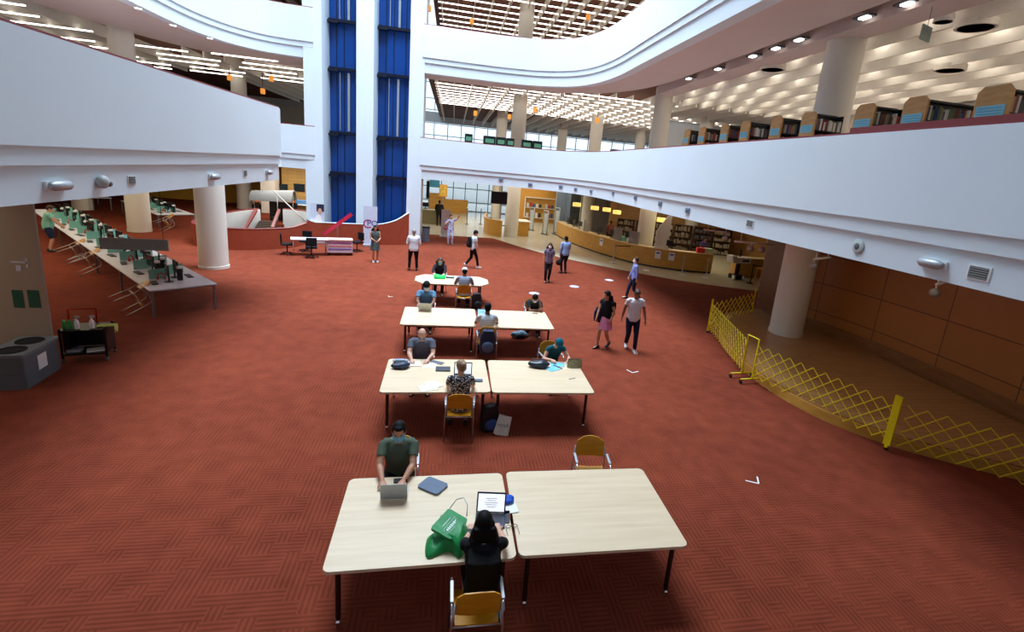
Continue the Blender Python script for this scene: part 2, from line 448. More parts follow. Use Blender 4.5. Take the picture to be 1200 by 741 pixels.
# floor plates: the lower one is a flat ceiling over the hall, the upper ones stop at the coffers
for nm, path, outer, sg in (('right', RPATH, R_OUT, 1), ('left', L2PATH, L_OUT, -1)):
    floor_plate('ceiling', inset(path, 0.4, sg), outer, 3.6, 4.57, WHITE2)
for path, outer, sg in ((RPATH, R_OUT, 1), (L3PATH, L_OUT, -1)):
    floor_plate('ceiling', inset(path, 0.3, sg), outer, 9.45, 9.9, BROWN)
    floor_plate('ceiling', path, outer, 14.7, 15.0, BROWN)
# soffit rings around the atrium under the upper floors
for zi in (1, 2):
    z = ZS[zi]
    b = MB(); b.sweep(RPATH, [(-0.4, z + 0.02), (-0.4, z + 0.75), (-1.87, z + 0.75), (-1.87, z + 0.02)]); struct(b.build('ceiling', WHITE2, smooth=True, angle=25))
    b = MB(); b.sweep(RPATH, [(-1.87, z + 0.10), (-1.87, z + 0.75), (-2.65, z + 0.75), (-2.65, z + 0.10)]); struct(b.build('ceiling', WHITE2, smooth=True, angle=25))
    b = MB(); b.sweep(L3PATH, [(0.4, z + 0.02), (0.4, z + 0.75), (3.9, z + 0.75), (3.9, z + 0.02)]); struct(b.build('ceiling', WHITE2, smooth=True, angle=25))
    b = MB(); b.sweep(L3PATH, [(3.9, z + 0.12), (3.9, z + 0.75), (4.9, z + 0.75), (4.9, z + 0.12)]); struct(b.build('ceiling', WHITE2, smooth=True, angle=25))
# beam beyond the light slot on the right
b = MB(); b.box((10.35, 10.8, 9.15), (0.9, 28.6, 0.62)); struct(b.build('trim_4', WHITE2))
# baffles of the coffered ceilings
def baffles(x0, x1, step, y0, y1, z0, z1, th=0.07, yfn=None):
    b = MB(); x = x0
    while x < x1:
        ya = yfn(x) if yfn else y0
        if y1 - ya > 1: b.box((x, (ya + y1) / 2, (z0 + z1) / 2), (th, y1 - ya, z1 - z0))
        x += step
    return struct(b.build('trim_5', CREAM))
baffles(11.6, 23.5, 1.05, -3, 28, 8.82, 9.45)
baffles(-1.2, 23.5, 1.05, 30.3, 59, 8.90, 9.45, 0.05, lambda x: 30.3 if x < 6 else (28.0 if x > 11 else 30.0))
baffles(-29.5, -15.9, 1.05, -3, 40, 8.90, 9.45, 0.06)
baffles(-15.0, -7, 1.05, 33.0, 55, 8.90, 9.45, 0.06)
baffles(-1.2, 22.5, 1.05, 29.6, 56, 14.15, 14.7, 0.05)
baffles(-20, -7, 1.05, 30.0, 50, 14.15, 14.7, 0.05)
# walls of the building
W2 = WHITE
def wall(name, c, s, material, rz=0):
    b = MB(); b.box(c, s, rz); return struct(b.build(name, material))
wall('wall_right', (24.1, 28, 7), (0.2, 64, 16), CREAM)
wall('wall_left', (-30.1, 28, 7), (0.2, 64, 16), CREAM)
wall('wall_light_block', (-3, -3.6, 11), (54, 0.2, 22.5), WHITE)  # unseen wall added to stop light coming in from behind the camera
# upper storeys above the photographed ones close the atrium up to its glass roof
wall('wall_upper_right', (6.9, 12, 19), (0.2, 31.5, 8), WHITE)
wall('wall_upper_left', (-11.0, 12, 19), (0.2, 31.5, 8), WHITE)
wall('wall_upper_far', (-2.0, 28.4, 19), (18, 0.2, 8), WHITE)
for c_, s_ in (((-2, 4.2, 23), (18, 15.6, 0.3)), ((-9.6, 20, 23), (3, 16.5, 0.3)), ((6.4, 20, 23), (1.6, 16.5, 0.3))):  # unseen roof slabs added so daylight enters only over the far part
    wall('ceiling', c_, s_, WHITE)
# front wall far away: glazed
for z0, z1 in ((3.57, 4.6), (8.8, 9.9), (14.0, 15.2)):
    wall('wall_front', (-3, 60.1, (z0 + z1) / 2), (54, 0.25, z1 - z0), WHITE)
wall('wall_front', (-20.5, 60.1, 7.5), (20, 0.22, 15), CREAM)
wall('wall_front', (17.5, 60.1, 2), (14, 0.24, 4), CREAM)
GLASS = glass_mat('clear_glass', (190, 220, 232), 0.10)
FRAMEB = mat('window_frame_blue', (150, 188, 208), 0.4)
def glazing(n, x0, x1, y, z0, z1, step, hs, th=0.08):
    b = MB()
    x = x0
    while x <= x1 + 0.01:
        b.box((x, y, (z0 + z1) / 2), (th, 0.12, z1 - z0)); x += step
    for h in hs: b.box(((x0 + x1) / 2, y, h), (x1 - x0, 0.1, th))
    o = struct(b.build('window_%d' % n, FRAMEB))
    b = MB(); b.box(((x0 + x1) / 2, y + 0.08, (z0 + z1) / 2), (x1 - x0, 0.02, z1 - z0)); b.build('pane', GLASS, o)
glazing(1, -6.8, 7.0, 50.0, 0.0, 3.6, 1.15, (0.05, 0.9, 2.2, 2.9, 3.5))
glazing(2, -6.8, 24, 59.9, 4.6, 8.8, 1.5, (4.7, 5.8, 7.4, 8.7))
glazing(3, -6.8, 24, 59.9, 10.0, 14.0, 1.5, (10.1, 11.3, 13.0, 13.9))
# upper level partitions seen through the balcony opening
wall('wall_gallery', (17.9, 34.2, 6.7), (9.0, 0.25, 4.2), WHITE)
wall('wall_gallery', (20.5, 12, 6.7), (0.25, 31, 4.2), CREAM)

# pillars and the two lift shafts between them
for n, (x0, x1) in enumerate(((-7.33, -6.49), (-4.90, -4.09), (-2.36, -1.63))):
    b = MB(); b.box(((x0 + x1) / 2, 28.55, 11), (x1 - x0, 1.9, 22)); struct(b.build('wall_pillar', WHITE))
for n, (x0, x1) in enumerate(((-6.49, -4.90), (-4.09, -2.36))):
    w = x1 - x0; cx = (x0 + x1) / 2
    b = MB(); b.box((cx, 29.3, 11), (w, 0.1, 22)); struct(b.build('wall_shaft', BLUEGL))
    b = MB()
    for k in (0.22, 0.45, 0.8): b.box((x0 + w * k, 29.22, 11), (0.025, 0.05, 22))
    struct(b.build('trim_6', BLUEDK))
    b = MB()
    for z in (3.45, 5.55, 8.72, 11.0, 13.95, 16.2):
        b.box((cx, 29.1, z), (w, 0.2, 0.14)); b.box((x0 + 0.25, 28.9, z - 0.12), (0.5, 0.3, 0.12))
    struct(b.build('trim_7', BLUEDK))
    b = MB()
    for zz in (5.62, 11.05):
        for k, ww in ((0.33, 0.03), (0.6, 0.11), (0.92, 0.03)):
            b.box((x0 + w * k, 29.12, zz + 1.5), (ww, 0.05, 2.9))
    struct(b.build('trim_8', SILVER))
    b = MB(); b.box((cx, 28.0, 0.45), (w, 0.1, 0.9)); struct(b.build('wall_shaft_base', BLUEDK))
# round columns through all floors
def column(c, z0, z1, r=0.47):
    b = MB(); b.cyl(c, r, z0, z1, 40); b.cyl(c, r + 0.02, z0, z0 + 0.1, 40); return struct(b.build('wall_column', COLUMN, smooth=True, angle=40))
for c in ((-14.6, 26.9), (-8.5, 19.9), (10.9, 26.6), (4.07, 33.8), (-14.6, 39.4), (10.6, 38.3), (16.9, 33.0), (-20.8, 33.2), (4.07, 46.3), (-2.3, 40.1), (16.9, 45.5), (10.6, 50.8)):
    if c == (-2.3, 40.1): continue
    column(c, 0, 3.6)
    if c[0] != -8.5: column(c, 4.57, 9.45); column(c, 9.9, 14.7)
column((10.6, 13.3), 0.26, 3.6, 0.49); column((10.6, 13.3), 4.57, 9.45, 0.49)
# fluorescent rows across the coffered ceilings
def tube_light(x0, x1, y, z, label, group, m=None):
    b = MB(); b.box(((x0 + x1) / 2, y, z), (abs(x1 - x0), 0.075, 0.05)); o = b.build('ceiling_light', m or TUBE)
    return tag(o, label, 'light', group)
for k in range(12):
    y = -1.4 + 2.6 * k
    tube_light(11.0, 20.2, y, 9.32, 'fluorescent tube above the cream baffles over the right gallery bookcases', 'tubes above the gallery bookcases', TUBEB)
for k in range(11):
    y = 29.9 + 1.3 * k
    tube_light(-1.3 if y > 30.5 else 2.0, 13.2 if y < 34 else 22.5, y, 9.12, 'long fluorescent tube crossing the far coffered ceiling of the lower gallery', 'tubes in the far lower gallery ceiling')
for k in range(15):
    y = 30.4 + 1.3 * k
    tube_light(-1.4, 19.5, y, 14.38, 'long fluorescent tube crossing the coffered ceiling of the top gallery', 'tubes in the top gallery ceiling')
for k in range(17):
    y = 6.0 + 2.0 * k
    xa = -16.0 if y < 30 else -8.0
    for j in range(3):
        o_ = (k * 0.9) % 1.6
        tube_light(xa - 4.4 * j - o_, xa - 4.4 * j - o_ - 3.1, y + 0.5 * j, 8.84, 'short fluorescent tube hanging in the brown ceiling above the left balcony', 'tubes in the left gallery ceiling')
# stage on the right with its curved front
STAGE = smooth_path([(11.3, 16.1), (9.6, 15.2), (8.35, 13.25), (7.85, 11.7), (7.6, 9.96), (7.82, 8.42), (8.46, 7.34), (9.3, 6.6), (10.4, 5.9), (12.1, 5.2)], 5)
b = MB(); b.prism(STAGE + [(12.25, 16.0)], 0.22, 0.26); struct(b.build('floor', STAGEWOOD))
b = MB(); b.prism(inset(STAGE, 0.03, 1) + [(12.2, 15.9)], 0.0, 0.22); struct(b.build('trim_9', DESKWOOD))
WW = smooth_path([(12.0, 4.2), (12.2, 7), (12.3, 9.5), (12.2, 12), (11.75, 14.2)], 5)
b = MB(); b.sweep(WW, [(0, 0.0), (0, 3.6), (-0.3, 3.6), (-0.3, 0.0)]); struct(b.build('wall_stage', WALLWOOD, smooth=True, angle=30))
b = MB(); b.sweep(WW, [(0.03, 0.26), (0.03, 0.62), (0, 0.62), (0, 0.26)]); struct(b.build('baseboard_stage', wood('base_board', (150, 98, 44), (120, 74, 30), (2, 2, 8))))
b = MB(); b.box((11.85, 15.3, 1.8), (0.9, 2.4, 3.6), math.radians(-12)); struct(b.build('wall_stage_end', wood('dark_panel', (120, 72, 32), (92, 54, 24), (2, 2, 10))))
# back walls of the ground floor on the left
wall('wall_hall_far', (-20, 42.5, 1.8), (20, 0.2, 3.6), mat('ochre_wall', (214, 170, 60), 0.6, var=0.1, vscale=1.5))
wall('wall_stair_far', (-9.2, 38.6, 1.8), (5.2, 0.2, 3.6), OAKWALL)
wall('wall_hall_side', (-12.4, 38.0, 1.8), (0.9, 1.0, 3.6), CREAM)
wall('wall_lobby_left', (-6.9, 45, 1.8), (0.2, 30, 3.6), CREAM)
# service desk room
wall('wall_service_back', (17.3, 33.0, 1.8), (12.6, 0.2, 3.6), wood('service_wall', (180, 136, 80), (146, 104, 56), (1.5, 2, 6)), math.radians(-20))
wall('wall_service_wing', (11.6, 39.5, 1.8), (2.6, 0.2, 3.6), mat('grey_wall', (170, 164, 160), 0.7))
wall('wall_display', (7.6, 44.6, 1.8), (5.6, 0.25, 3.6), wood('display_wall', (214, 160, 70), (196, 140, 54), (1.5, 2, 8)))
wall('wall_service_right', (20.5, 26, 1.8), (0.2, 14, 3.6), wood('service_wall', (180, 136, 80), (146, 104, 56)))
# lift-side low wall and the ring wall of the stair well
ring = []
for k in range(41):
    a = math.radians(-8 - 344 * k / 40.0)
    ring.append((-9.35 + 2.35 * math.cos(a), 28.0 + 4.55 * math.sin(a)))
def ringz(t): return 0.95 + 0.12 * (1 if t < 0.06 else 0)
def low_wall(name, path, zf, th=0.14, inner=True, sgn=1):
    b = MB(); b.sweep(path, [(0, 0.0), (0, lambda t: zf(t) - 0.03), (-sgn * th, lambda t: zf(t) - 0.03), (-sgn * th, 0.0)])
    o = struct(b.build(name, RUST, smooth=True, angle=30))
    b = MB(); b.sweep(path, [(sgn * 0.01, lambda t: zf(t) - 0.03), (sgn * 0.01, zf), (-sgn * (th + 0.01), zf), (-sgn * (th + 0.01), lambda t: zf(t) - 0.03)])
    struct(b.build('trim_10', RAIL if inner else WHITE))
    return o
front = [p for p in ring if p[1] < 31.2]
# the ring starts at its right shoulder, runs round the front, the left side and the back
FR = smooth_path([(-6.9, 26.1), (-7.15, 25.0), (-7.6, 24.3), (-8.5, 23.6), (-9.6, 23.4), (-10.6, 23.75), (-11.2, 24.4), (-11.6, 25.6), (-11.75, 27.6), (-11.65, 29.4)], 5)
low_wall('wall_well_front', FR, lambda t: 0.95 + 0.1 * max(0, 1 - t * 8), 0.14, True, 1)
BK = smooth_path([(-11.65, 29.4), (-11.5, 30.4), (-11.1, 31.7)], 4)
low_wall('wall_well_back', BK, lambda t: 0.95, 0.14, True, 1)
BK2 = smooth_path([(-9.95, 32.65), (-9.2, 32.6), (-8.3, 31.9), (-7.7, 30.6), (-7.4, 29.4)], 4)
low_wall('wall_well_back', BK2, lambda t: 0.95, 0.14, True, 1)
b = MB(); b.sweep(inset(FR, 0.16, 1), [(0, -3.1), (0, 0.90), (-0.05, 0.90), (-0.05, -3.1)]); struct(b.build('wall_well_lining', WHITE, smooth=True, angle=30))
for BB in (BK, BK2):
    b = MB(); b.sweep(inset(BB, 0.16, 1), [(0, -3.1), (0, 0.90), (-0.05, 0.90), (-0.05, -3.1)]); struct(b.build('wall_well_lining', WHITE, smooth=True, angle=30))
def lw(t):
    return 1.08 + (0.78 * (1 - math.cos(PI * min(1, max(0, (t - 0.55) / 0.4)))) / 2) + 0.15 * max(0, 1 - t * 10)
LW = smooth_path([(-6.9, 26.1), (-6.4, 26.35), (-5.8, 26.5), (-4.8, 26.7), (-3.8, 27.0), (-2.8, 27.3), (-2.2, 27.6), (-1.83, 28.1)], 6)
low_wall('wall_lift_front', LW, lw, 0.12, False, -1)

# ================================================================ reading tables and chairs
def make_table(label, c, L, W, rz=0.0, group=None, outline=None):
    t = thing('reading_table', label, 'table', (c[0], c[1], 0), rz, group)
    out = outline or rounded(L, W, 0.07)
    b = MB(); b.prism(out, 0.706, 0.74); b.build('tabletop', MAPLE, t)
    b = MB()
    b.box((0, W / 2 - 0.16, 0.67), (L - 0.3, 0.03, 0.07)); b.box((0, -W / 2 + 0.16, 0.67), (L - 0.3, 0.03, 0.07))
    b.box((L / 2 - 0.16, 0, 0.67), (0.03, W - 0.32, 0.07)); b.box((-L / 2 + 0.16, 0, 0.67), (0.03, W - 0.32, 0.07))
    b.build('table_frame', DKMETAL, t)
    for sx in (-1, 1):
        for sy in (-1, 1):
            x, y = sx * (L / 2 - 0.12), sy * (W / 2 - 0.12)
            b = MB(); b.tube([(x, y, 0.706), (x, y, 0.075)], 0.027, 12); lg = b.build('leg', DKMETAL, t, True, 40)
            b = MB(); b.tube([(x - 0.016, y, 0.034), (x + 0.016, y, 0.034)], 0.033, 14); b.box((x, y, 0.065), (0.05, 0.035, 0.03)); b.build('caster', CHROME, lg, True, 40)
    return t
TG = 'maple reading tables down the middle of the hall'
make_table('maple reading table nearest the viewer on the left, laptops and green bag on it', (-0.125, 4.87), 1.845, 1.44, 0.014, TG)
make_table('empty maple reading table nearest the viewer, right half of the front pair', (1.772, 4.90), 1.87, 1.44, -0.005, TG)
make_table('maple reading table of the second pair with the patterned-shirt reader and papers', (-0.123, 8.69), 1.86, 1.48, 0.012, TG)
make_table('maple reading table of the second pair with a black bag and blue papers', (1.778, 8.68), 1.86, 1.48, -0.01, TG)
make_table('maple reading table of the third pair with an open silver laptop at its far edge', (-0.165, 12.33), 1.83, 1.50, 0.006, TG)
make_table('maple reading table of the third pair where a person leans on folded arms', (1.75, 12.30), 1.85, 1.50, -0.01, TG)
oct_ = [(1.2, 0.3), (0.93, 0.66), (-0.93, 0.66), (-1.2, 0.3), (-1.2, -0.3), (-0.93, -0.66), (0.93, -0.66), (1.2, -0.3)]
make_table('elongated octagonal maple table farthest back in the row of tables', (0.13, 16.48), 2.1, 1.15, 0.0, TG, oct_)

def make_chair(label, loc, rz, group='yellow wooden chairs with steel frames'):
    """sitter faces +Y"""
    t = thing('reading_chair', label, 'chair', loc, rz, group)
    b = MB()
    rings = []
    for k in range(7):
        y = -0.20 + 0.42 * k / 6; z = 0.455 + 0.012 * math.sin(k) * 0 - (0.02 * ((k - 3) / 3.0) ** 2 if k > 3 else 0)
        w = 0.20 + 0.015 * k / 6
        rings.append([(-w, y, z), (0, y, z - 0.012), (w, y, z), (w, y, z - 0.016), (0, y, z - 0.028), (-w, y, z - 0.016)])
    b.loft(rings); b.build('seat', CHAIRWOOD, t, True, 35)
    b = MB(); rings = []
    for k in range(7):
        u = k / 6; z = 0.60 + 0.27 * u
        w = 0.205 * (1.0 if u < 0.7 else 1 - 0.35 * ((u - 0.7) / 0.3) ** 2)
        y0 = -0.235 - 0.05 * u
        r1 = [(w * math.sin(a), y0 + 0.035 * (1 - math.cos(a)) * 1.0, z + (0.02 * math.cos(a * 1.5) if k == 6 else 0)) for a in [(-1 + 2 * j / 6) * 1.2 for j in range(7)]]
        r1 = [(x / math.sin(1.2), y, zz) for x, y, zz in r1]
        rings.append(r1 + [(x, y - 0.014, zz) for x, y, zz in reversed(r1)])
    b.loft(rings); b.build('backrest', CHAIRWOOD, t, True, 35)
    for s in (-1, 1):
        x = s * 0.235
        b = MB(); b.tube([(x, 0.20, 0.0), (x, 0.19, 0.45), (x, 0.17, 0.62), (x, 0.10, 0.655), (x, -0.18, 0.655), (x, -0.245, 0.62)], 0.0115, 8); b.build('leg', STEEL, t, True)
        b = MB(); b.tube([(x, -0.27, 0.0), (x, -0.235, 0.44), (x * 0.9, -0.262, 0.74)], 0.0115, 8); b.build('leg', STEEL, t, True)
        b = MB(); b.box((x, -0.04, 0.672), (0.035, 0.25, 0.018), bevel=0.006); b.build('armrest', SILVER, t)
    b = MB(); b.tube([(-0.235, 0.12, 0.425), (0.235, 0.12, 0.425)], 0.009, 6); b.tube([(-0.235, -0.2, 0.425), (0.235, -0.2, 0.425)], 0.009, 6)
    b.tube([(-0.23, -0.2, 0.425), (-0.23, 0.12, 0.425)], 0.009, 6); b.tube([(0.23, -0.2, 0.425), (0.23, 0.12, 0.425)], 0.009, 6)
    b.build('seat_frame', STEEL, t, True)
    return t
ch0 = make_chair('yellow wooden chair nearest the viewer, under the woman with long black hair', (0.40, 3.92, 0), 0.0)
CG = 'yellow wooden chairs with steel frames'
dup(ch0, (-0.52, 6.02, 0), PI + 0.05, 'yellow wooden chair behind the man in the green t-shirt at the front table', CG)
dup(ch0, (2.11, 5.94, 0), PI - 0.1, 'empty yellow wooden chair at the far side of the front right table', CG)
dup(ch0, (0.29, 7.86, 0), -0.03, 'yellow wooden chair holding the reader in the black and white patterned shirt', CG)
dup(ch0, (-0.45, 9.92, 0), PI, 'wooden chair under the bald man in grey at the second pair of tables', CG)
dup(ch0, (2.30, 9.98, 0), PI + 0.15, 'yellow wooden chair of the reader in the dark teal cap', CG)
dup(ch0, (0.97, 11.42, 0), 0.02, 'yellow wooden chair with a dark backpack hung on its back', CG)
dup(ch0, (-0.56, 13.62, 0), PI, 'wooden chair under the man in cap and pale mask with the silver laptop', CG)
dup(ch0, (2.45, 13.62, 0), PI, 'wooden chair under the person leaning on folded arms', CG)
dup(ch0, (0.50, 15.52, 0), 0.02, 'yellow wooden chair at the octagonal table with its back to the viewer', CG)
dup(ch0, (-0.30, 17.62, 0), PI, 'wooden chair under the woman in black at the octagonal table', CG)

# ---------------------------------------------------------------- small things on the reading tables
def laptop(label, loc, rz, w=0.31, d=0.215, angle=105, color=None, screen=None, estr=0.0, keycol=None, group=None):
    """the user sits at -Y and looks towards +Y at the screen"""
    t = thing('laptop', label, 'laptop', loc, rz, group)
    shell = color or SILVER
    b = MB(); b.box((0, 0, 0.008), (w, d, 0.015), bevel=0.004); b.build('keyboard_deck', shell, t)
    b = MB()
    for r in range(5):
        for c in range(12): b.box((-w * 0.42 + w * 0.84 * (c + 0.5) / 12, d * 0.32 - r * d * 0.105, 0.0165), (w * 0.058, d * 0.082, 0.002))
    kk = b.build('keyboard', keycol or BLACK, t); tag(kk, kind='stuff')
    b = MB(); b.box((0, -d * 0.32, 0.0162), (w * 0.3, d * 0.24, 0.001)); b.build('touchpad', GREYPL, t)
    a = math.radians(angle)
    R = Matrix.Translation((0, d / 2, 0.014)) @ Matrix.Rotation(PI - a, 4, 'X').inverted()
    R = Matrix.Translation((0, d / 2, 0.014)) @ Matrix.Rotation(-(a - PI / 2), 4, 'X')
    b = MB(); b.box((0, 0.004, d / 2), (w, 0.007, d), bevel=0.003); bmesh.ops.transform(b.bm, matrix=R, verts=b.bm.verts); b.build('lid', shell, t)
    b = MB(); b.box((0, -0.0005, d / 2), (w * 0.95, 0.002, d * 0.92)); bmesh.ops.transform(b.bm, matrix=R, verts=b.bm.verts); s = b.build('screen_bezel', BLACK, t)
    sm = mat('screen_glow_%s' % label[:14].replace(' ', '_'), screen or (60, 70, 90), 0.2, emit=screen or (60, 70, 90), estr=estr, var=0.02)
    b = MB(); b.box((0, -0.002, d / 2), (w * 0.9, 0.002, d * 0.84)); bmesh.ops.transform(b.bm, matrix=R, verts=b.bm.verts); sc = b.build('screen', sm, s)
    if estr > 0.5:
        b = MB()
        for k in range(5): b.box((0, -0.0035, d * (0.3 + 0.1 * k)), (w * (0.3 + 0.08 * (k % 3)), 0.001, 0.005))
        bmesh.ops.transform(b.bm, matrix=R, verts=b.bm.verts); q = b.build('page_text', mat('screen_text', (120, 120, 150)), s); tag(q, kind='stuff')
    return t
laptop('silver laptop the man in the green t-shirt types on at the front table', (-0.50, 5.27, 0.74), PI, 0.30, 0.21, 100, SILVER, (90, 100, 120), 0.2)
laptop('black laptop with a lit white page in front of the woman with long black hair', (0.575, 4.72, 0.74), -0.12, 0.33, 0.23, 108, mat('navy_laptop', (28, 34, 70), 0.4), (232, 238, 250), 1.0)
laptop('laptop with lit white page in front of the patterned-shirt reader', (0.34, 8.55, 0.74), -0.05, 0.33, 0.23, 105, BLACK, (225, 235, 245), 0.9)
laptop('silver open laptop seen from behind before the man in a cap', (-0.56, 12.88, 0.74), PI, 0.33, 0.23, 112, mat('pale_laptop', (196, 192, 180), 0.4), (90, 100, 120), 0.2)
laptop('pale blue-lit laptop hidden before the reader in the white t-shirt', (0.93, 12.2, 0.74), 0.0, 0.32, 0.22, 106, BLACK, (150, 205, 245), 1.0)

def slab_item(name, label, cat, loc, rz, w, d, h, m, r=0.02, parts=None, group=None, tilt=None):
    b = MB(); b.prism(rounded(w, d, min(r, w * 0.45, d * 0.45)), 0, h)
    if tilt is not None: bmesh.ops.transform(b.bm, matrix=Matrix.Rotation(tilt, 4, 'X'), verts=b.bm.verts)
    o = b.build(name, m); o.location = loc; o.rotation_euler = (0, 0, rz)
    return tag(o, label, cat, group)
SLEEVE = mat('slate_felt', (104, 116, 134), 0.8)
o = slab_item('laptop_sleeve', 'slate blue padded laptop sleeve lying on the front left table', 'sleeve', (-0.07, 5.365, 0.741), -0.62, 0.30, 0.235, 0.026, SLEEVE, 0.04)
o = slab_item('phone', 'black phone lying beyond the hands of the man in the green t-shirt', 'phone', (-0.46, 5.50, 0.741), 0.05, 0.16, 0.09, 0.009, BLACK, 0.012)
# book with blue cover on papers
o = slab_item('magazine', 'white magazine under the blue cloth on the gap of the front tables', 'magazine', (0.80, 4.96, 0.741), 0.15, 0.19, 0.27, 0.008, PAPER, 0.004)
b = MB(); b.ball((0, 0, 0.03), (0.088, 0.07, 0.028), 18); b.ball((0.03, 0.02, 0.035), (0.06, 0.05, 0.03), 14)
o = b.build('cloth', mat('royal_blue_cloth', (22, 84, 190), 0.7, bump=0.6, bscale=30), None, True); o.location = (0.79, 5.03, 0.745); tag(o, 'crumpled royal blue cloth lying on the white magazine', 'cloth')
o = slab_item('tablet', 'dark slim tablet beside the lit laptop on the front table', 'tablet', (0.765, 4.77, 0.741), -0.1, 0.07, 0.20, 0.008, BLACK, 0.01)
t = thing('eyeglasses', 'thin black eyeglasses lying beside the lit laptop on the front table', 'glasses', (0.80, 4.60, 0.741), 0.1)
b = MB()
for s in (-1, 1): b.tube([(s * 0.035 + 0.028 * math.cos(a), 0.0, 0.02 + 0.018 * math.sin(a)) for a in [2 * PI * k / 12 for k in range(13)]], 0.003, 5)
b.build('rims', BLACK, t, True)
b = MB(); b.tube([(-0.065, 0, 0.02), (-0.065, -0.12, 0.004)], 0.0025, 5); b.tube([(0.065, 0, 0.02), (0.065, -0.12, 0.004)], 0.0025, 5); b.build('temples', BLACK, t, True)

def cloth_bag(name, label, loc, rz, m, w=0.34, h=0.3, d=0.14, lean=0.0, logo=None, handle=None, roll=0.0):
    """a slumped fabric shopping bag; built of wrinkled rings"""
    t = thing(name, label, 'bag', loc, rz)
    b = MB(); rings = []
    for k in range(9):
        u = k / 8; z = h * u; ring = []
        ww = w * (0.5 + 0.04 * math.sin(3 * u)); dd = d * (0.5 - 0.36 * u ** 2)
        for j in range(20):
            a = 2 * PI * j / 20
            x = ww * (abs(math.cos(a)) ** 0.45) * (1 if math.cos(a) > 0 else -1)
            y = dd * (abs(math.sin(a)) ** 0.45) * (1 if math.sin(a) > 0 else -1)
            y += 0.012 * math.sin(5 * a + 4 * u) * u + lean * u * u
            ring.append((x, y, z + 0.012 * math.sin(3 * a + 1) * u))
        rings.append(ring)
    b.loft(rings); bmesh.ops.transform(b.bm, matrix=Matrix.Rotation(roll, 4, 'Y'), verts=b.bm.verts)
    b.build('bag_body', m, t, True, 50)
    if handle:
        for s in (-1, 1):
            b = MB(); b.tube([(x, lean + s * 0.02, h - 0.02 + z) for x, z in ((-0.09, 0), (-0.08, 0.09), (0, 0.14), (0.08, 0.09), (0.09, 0))], 0.008, 6)
            bmesh.ops.transform(b.bm, matrix=Matrix.Rotation(roll, 4, 'Y'), verts=b.bm.verts); b.build('handle', handle, t, True)
    return t
# green shopping bag lying on the front table
GREEN = mat('green_bag', (8, 132, 62), 0.45, var=0.12, vscale=7, bump=0.5, bscale=18)
t = thing('shopping_bag', 'bright green shopping bag with a white lettered emblem slumped on the front table', 'bag', (0.0, 0.0, 0.0))
gb = [(0.03, 4.80), (0.30, 4.62), (0.33, 4.42), (0.24, 4.20), (0.12, 4.30), (-0.08, 4.22), (-0.10, 4.46), (-0.02, 4.55)]
b = MB()
cx, cy = 0.11, 4.48
rings = []
for k in range(6):
    u = k / 5; rr = 1 - 0.30 * u ** 2; ring = []
    P2 = smooth_path(gb + [gb[0]], 4)[:-1]
    for j, p in enumerate(P2):
        ring.append((cx + (p[0] - cx) * rr, cy + (p[1] - cy) * rr, 0.745 + 0.13 * u + 0.03 * u * math.sin(j * 0.9) + 0.05 * u * (p[0] - cx) / 0.2))
    rings.append(ring)
b.loft(rings); b.build('bag_body', GREEN, t, True, 60)
b = MB()
fl_ = Matrix.Translation((0.13, 4.50, 0.915)) @ Matrix.Rotation(math.radians(58), 4, 'Z') @ Matrix.Rotation(0.2, 4, 'X')
b.prism(rounded(0.34, 0.25, 0.03), -0.03, 0.0); bmesh.ops.transform(b.bm, matrix=fl_, verts=b.bm.verts); b.build('front_panel', GREEN, t)
b = MB()
o2 = rounded(0.235, 0.07, 0.02)
for i in range(len(o2)):
    p, q_ = o2[i], o2[(i + 1) % len(o2)]
    b.tube([(p[0], p[1] - 0.03, 0.003), (q_[0], q_[1] - 0.03, 0.003)], 0.0028, 4)
for k in range(8): b.box((-0.09 + 0.026 * k, -0.03, 0.002), (0.016, 0.032 if k % 2 else 0.026, 0.003))
for k in range(11): b.box((-0.08 + 0.014 * k, 0.035, 0.002), (0.008, 0.010, 0.003))
bmesh.ops.transform(b.bm, matrix=fl_, verts=b.bm.verts); b.build('white_emblem', mat('white_print', (240, 250, 244), 0.5), t)['kind'] = 'stuff'
b = MB(); b.tube([(0.13, 4.78, 0.88), (0.20, 4.86, 0.93), (0.28, 4.86, 0.95), (0.32, 4.76, 0.93), (0.31, 4.64, 0.88)], 0.006, 6); b.build('handle', mat('pale_strap', (190, 196, 190)), t, True)
b = MB(); b.ball((0.33, 4.44, 0.80), (0.07, 0.09, 0.055), 14); b.build('pouch', BLACK, t, True)

# second pair: papers, bags
slab_item('paper_sheets', 'white printed sheets fanned near the front edge beside the patterned-shirt reader', 'paper', (-0.26, 8.12, 0.741), 0.35, 0.30, 0.24, 0.006, PAPER, 0.004)
slab_item('paper_sheets', 'white sheet lying tilted over the printed sheets on the second table', 'paper', (-0.17, 8.25, 0.748), 0.7, 0.21, 0.29, 0.003, PAPER, 0.004)
slab_item('open_book', 'open white notebook under the hands of the bald man in grey', 'book', (-0.62, 9.16, 0.741), 0.15, 0.34, 0.23, 0.012, PAPER, 0.006)
slab_item('paper_sheets', 'white sheet right of the open notebook on the second table', 'paper', (-0.27, 9.13, 0.741), -0.1, 0.22, 0.28, 0.004, PAPER, 0.004)
slab_item('book', 'dark grey hardback book at the far edge of the second table', 'book', (-0.02, 8.93, 0.741), 0.0, 0.27, 0.20, 0.02, mat('charcoal_cover', (50, 58, 66), 0.5), 0.006)
slab_item('wallet', 'blue-grey patterned case lying right of the lit laptop on the second table', 'case', (0.60, 8.42, 0.741), 0.02, 0.20, 0.09, 0.02, mat('patterned_case', (70, 92, 112), 0.5, var=0.5, vscale=30), 0.01)
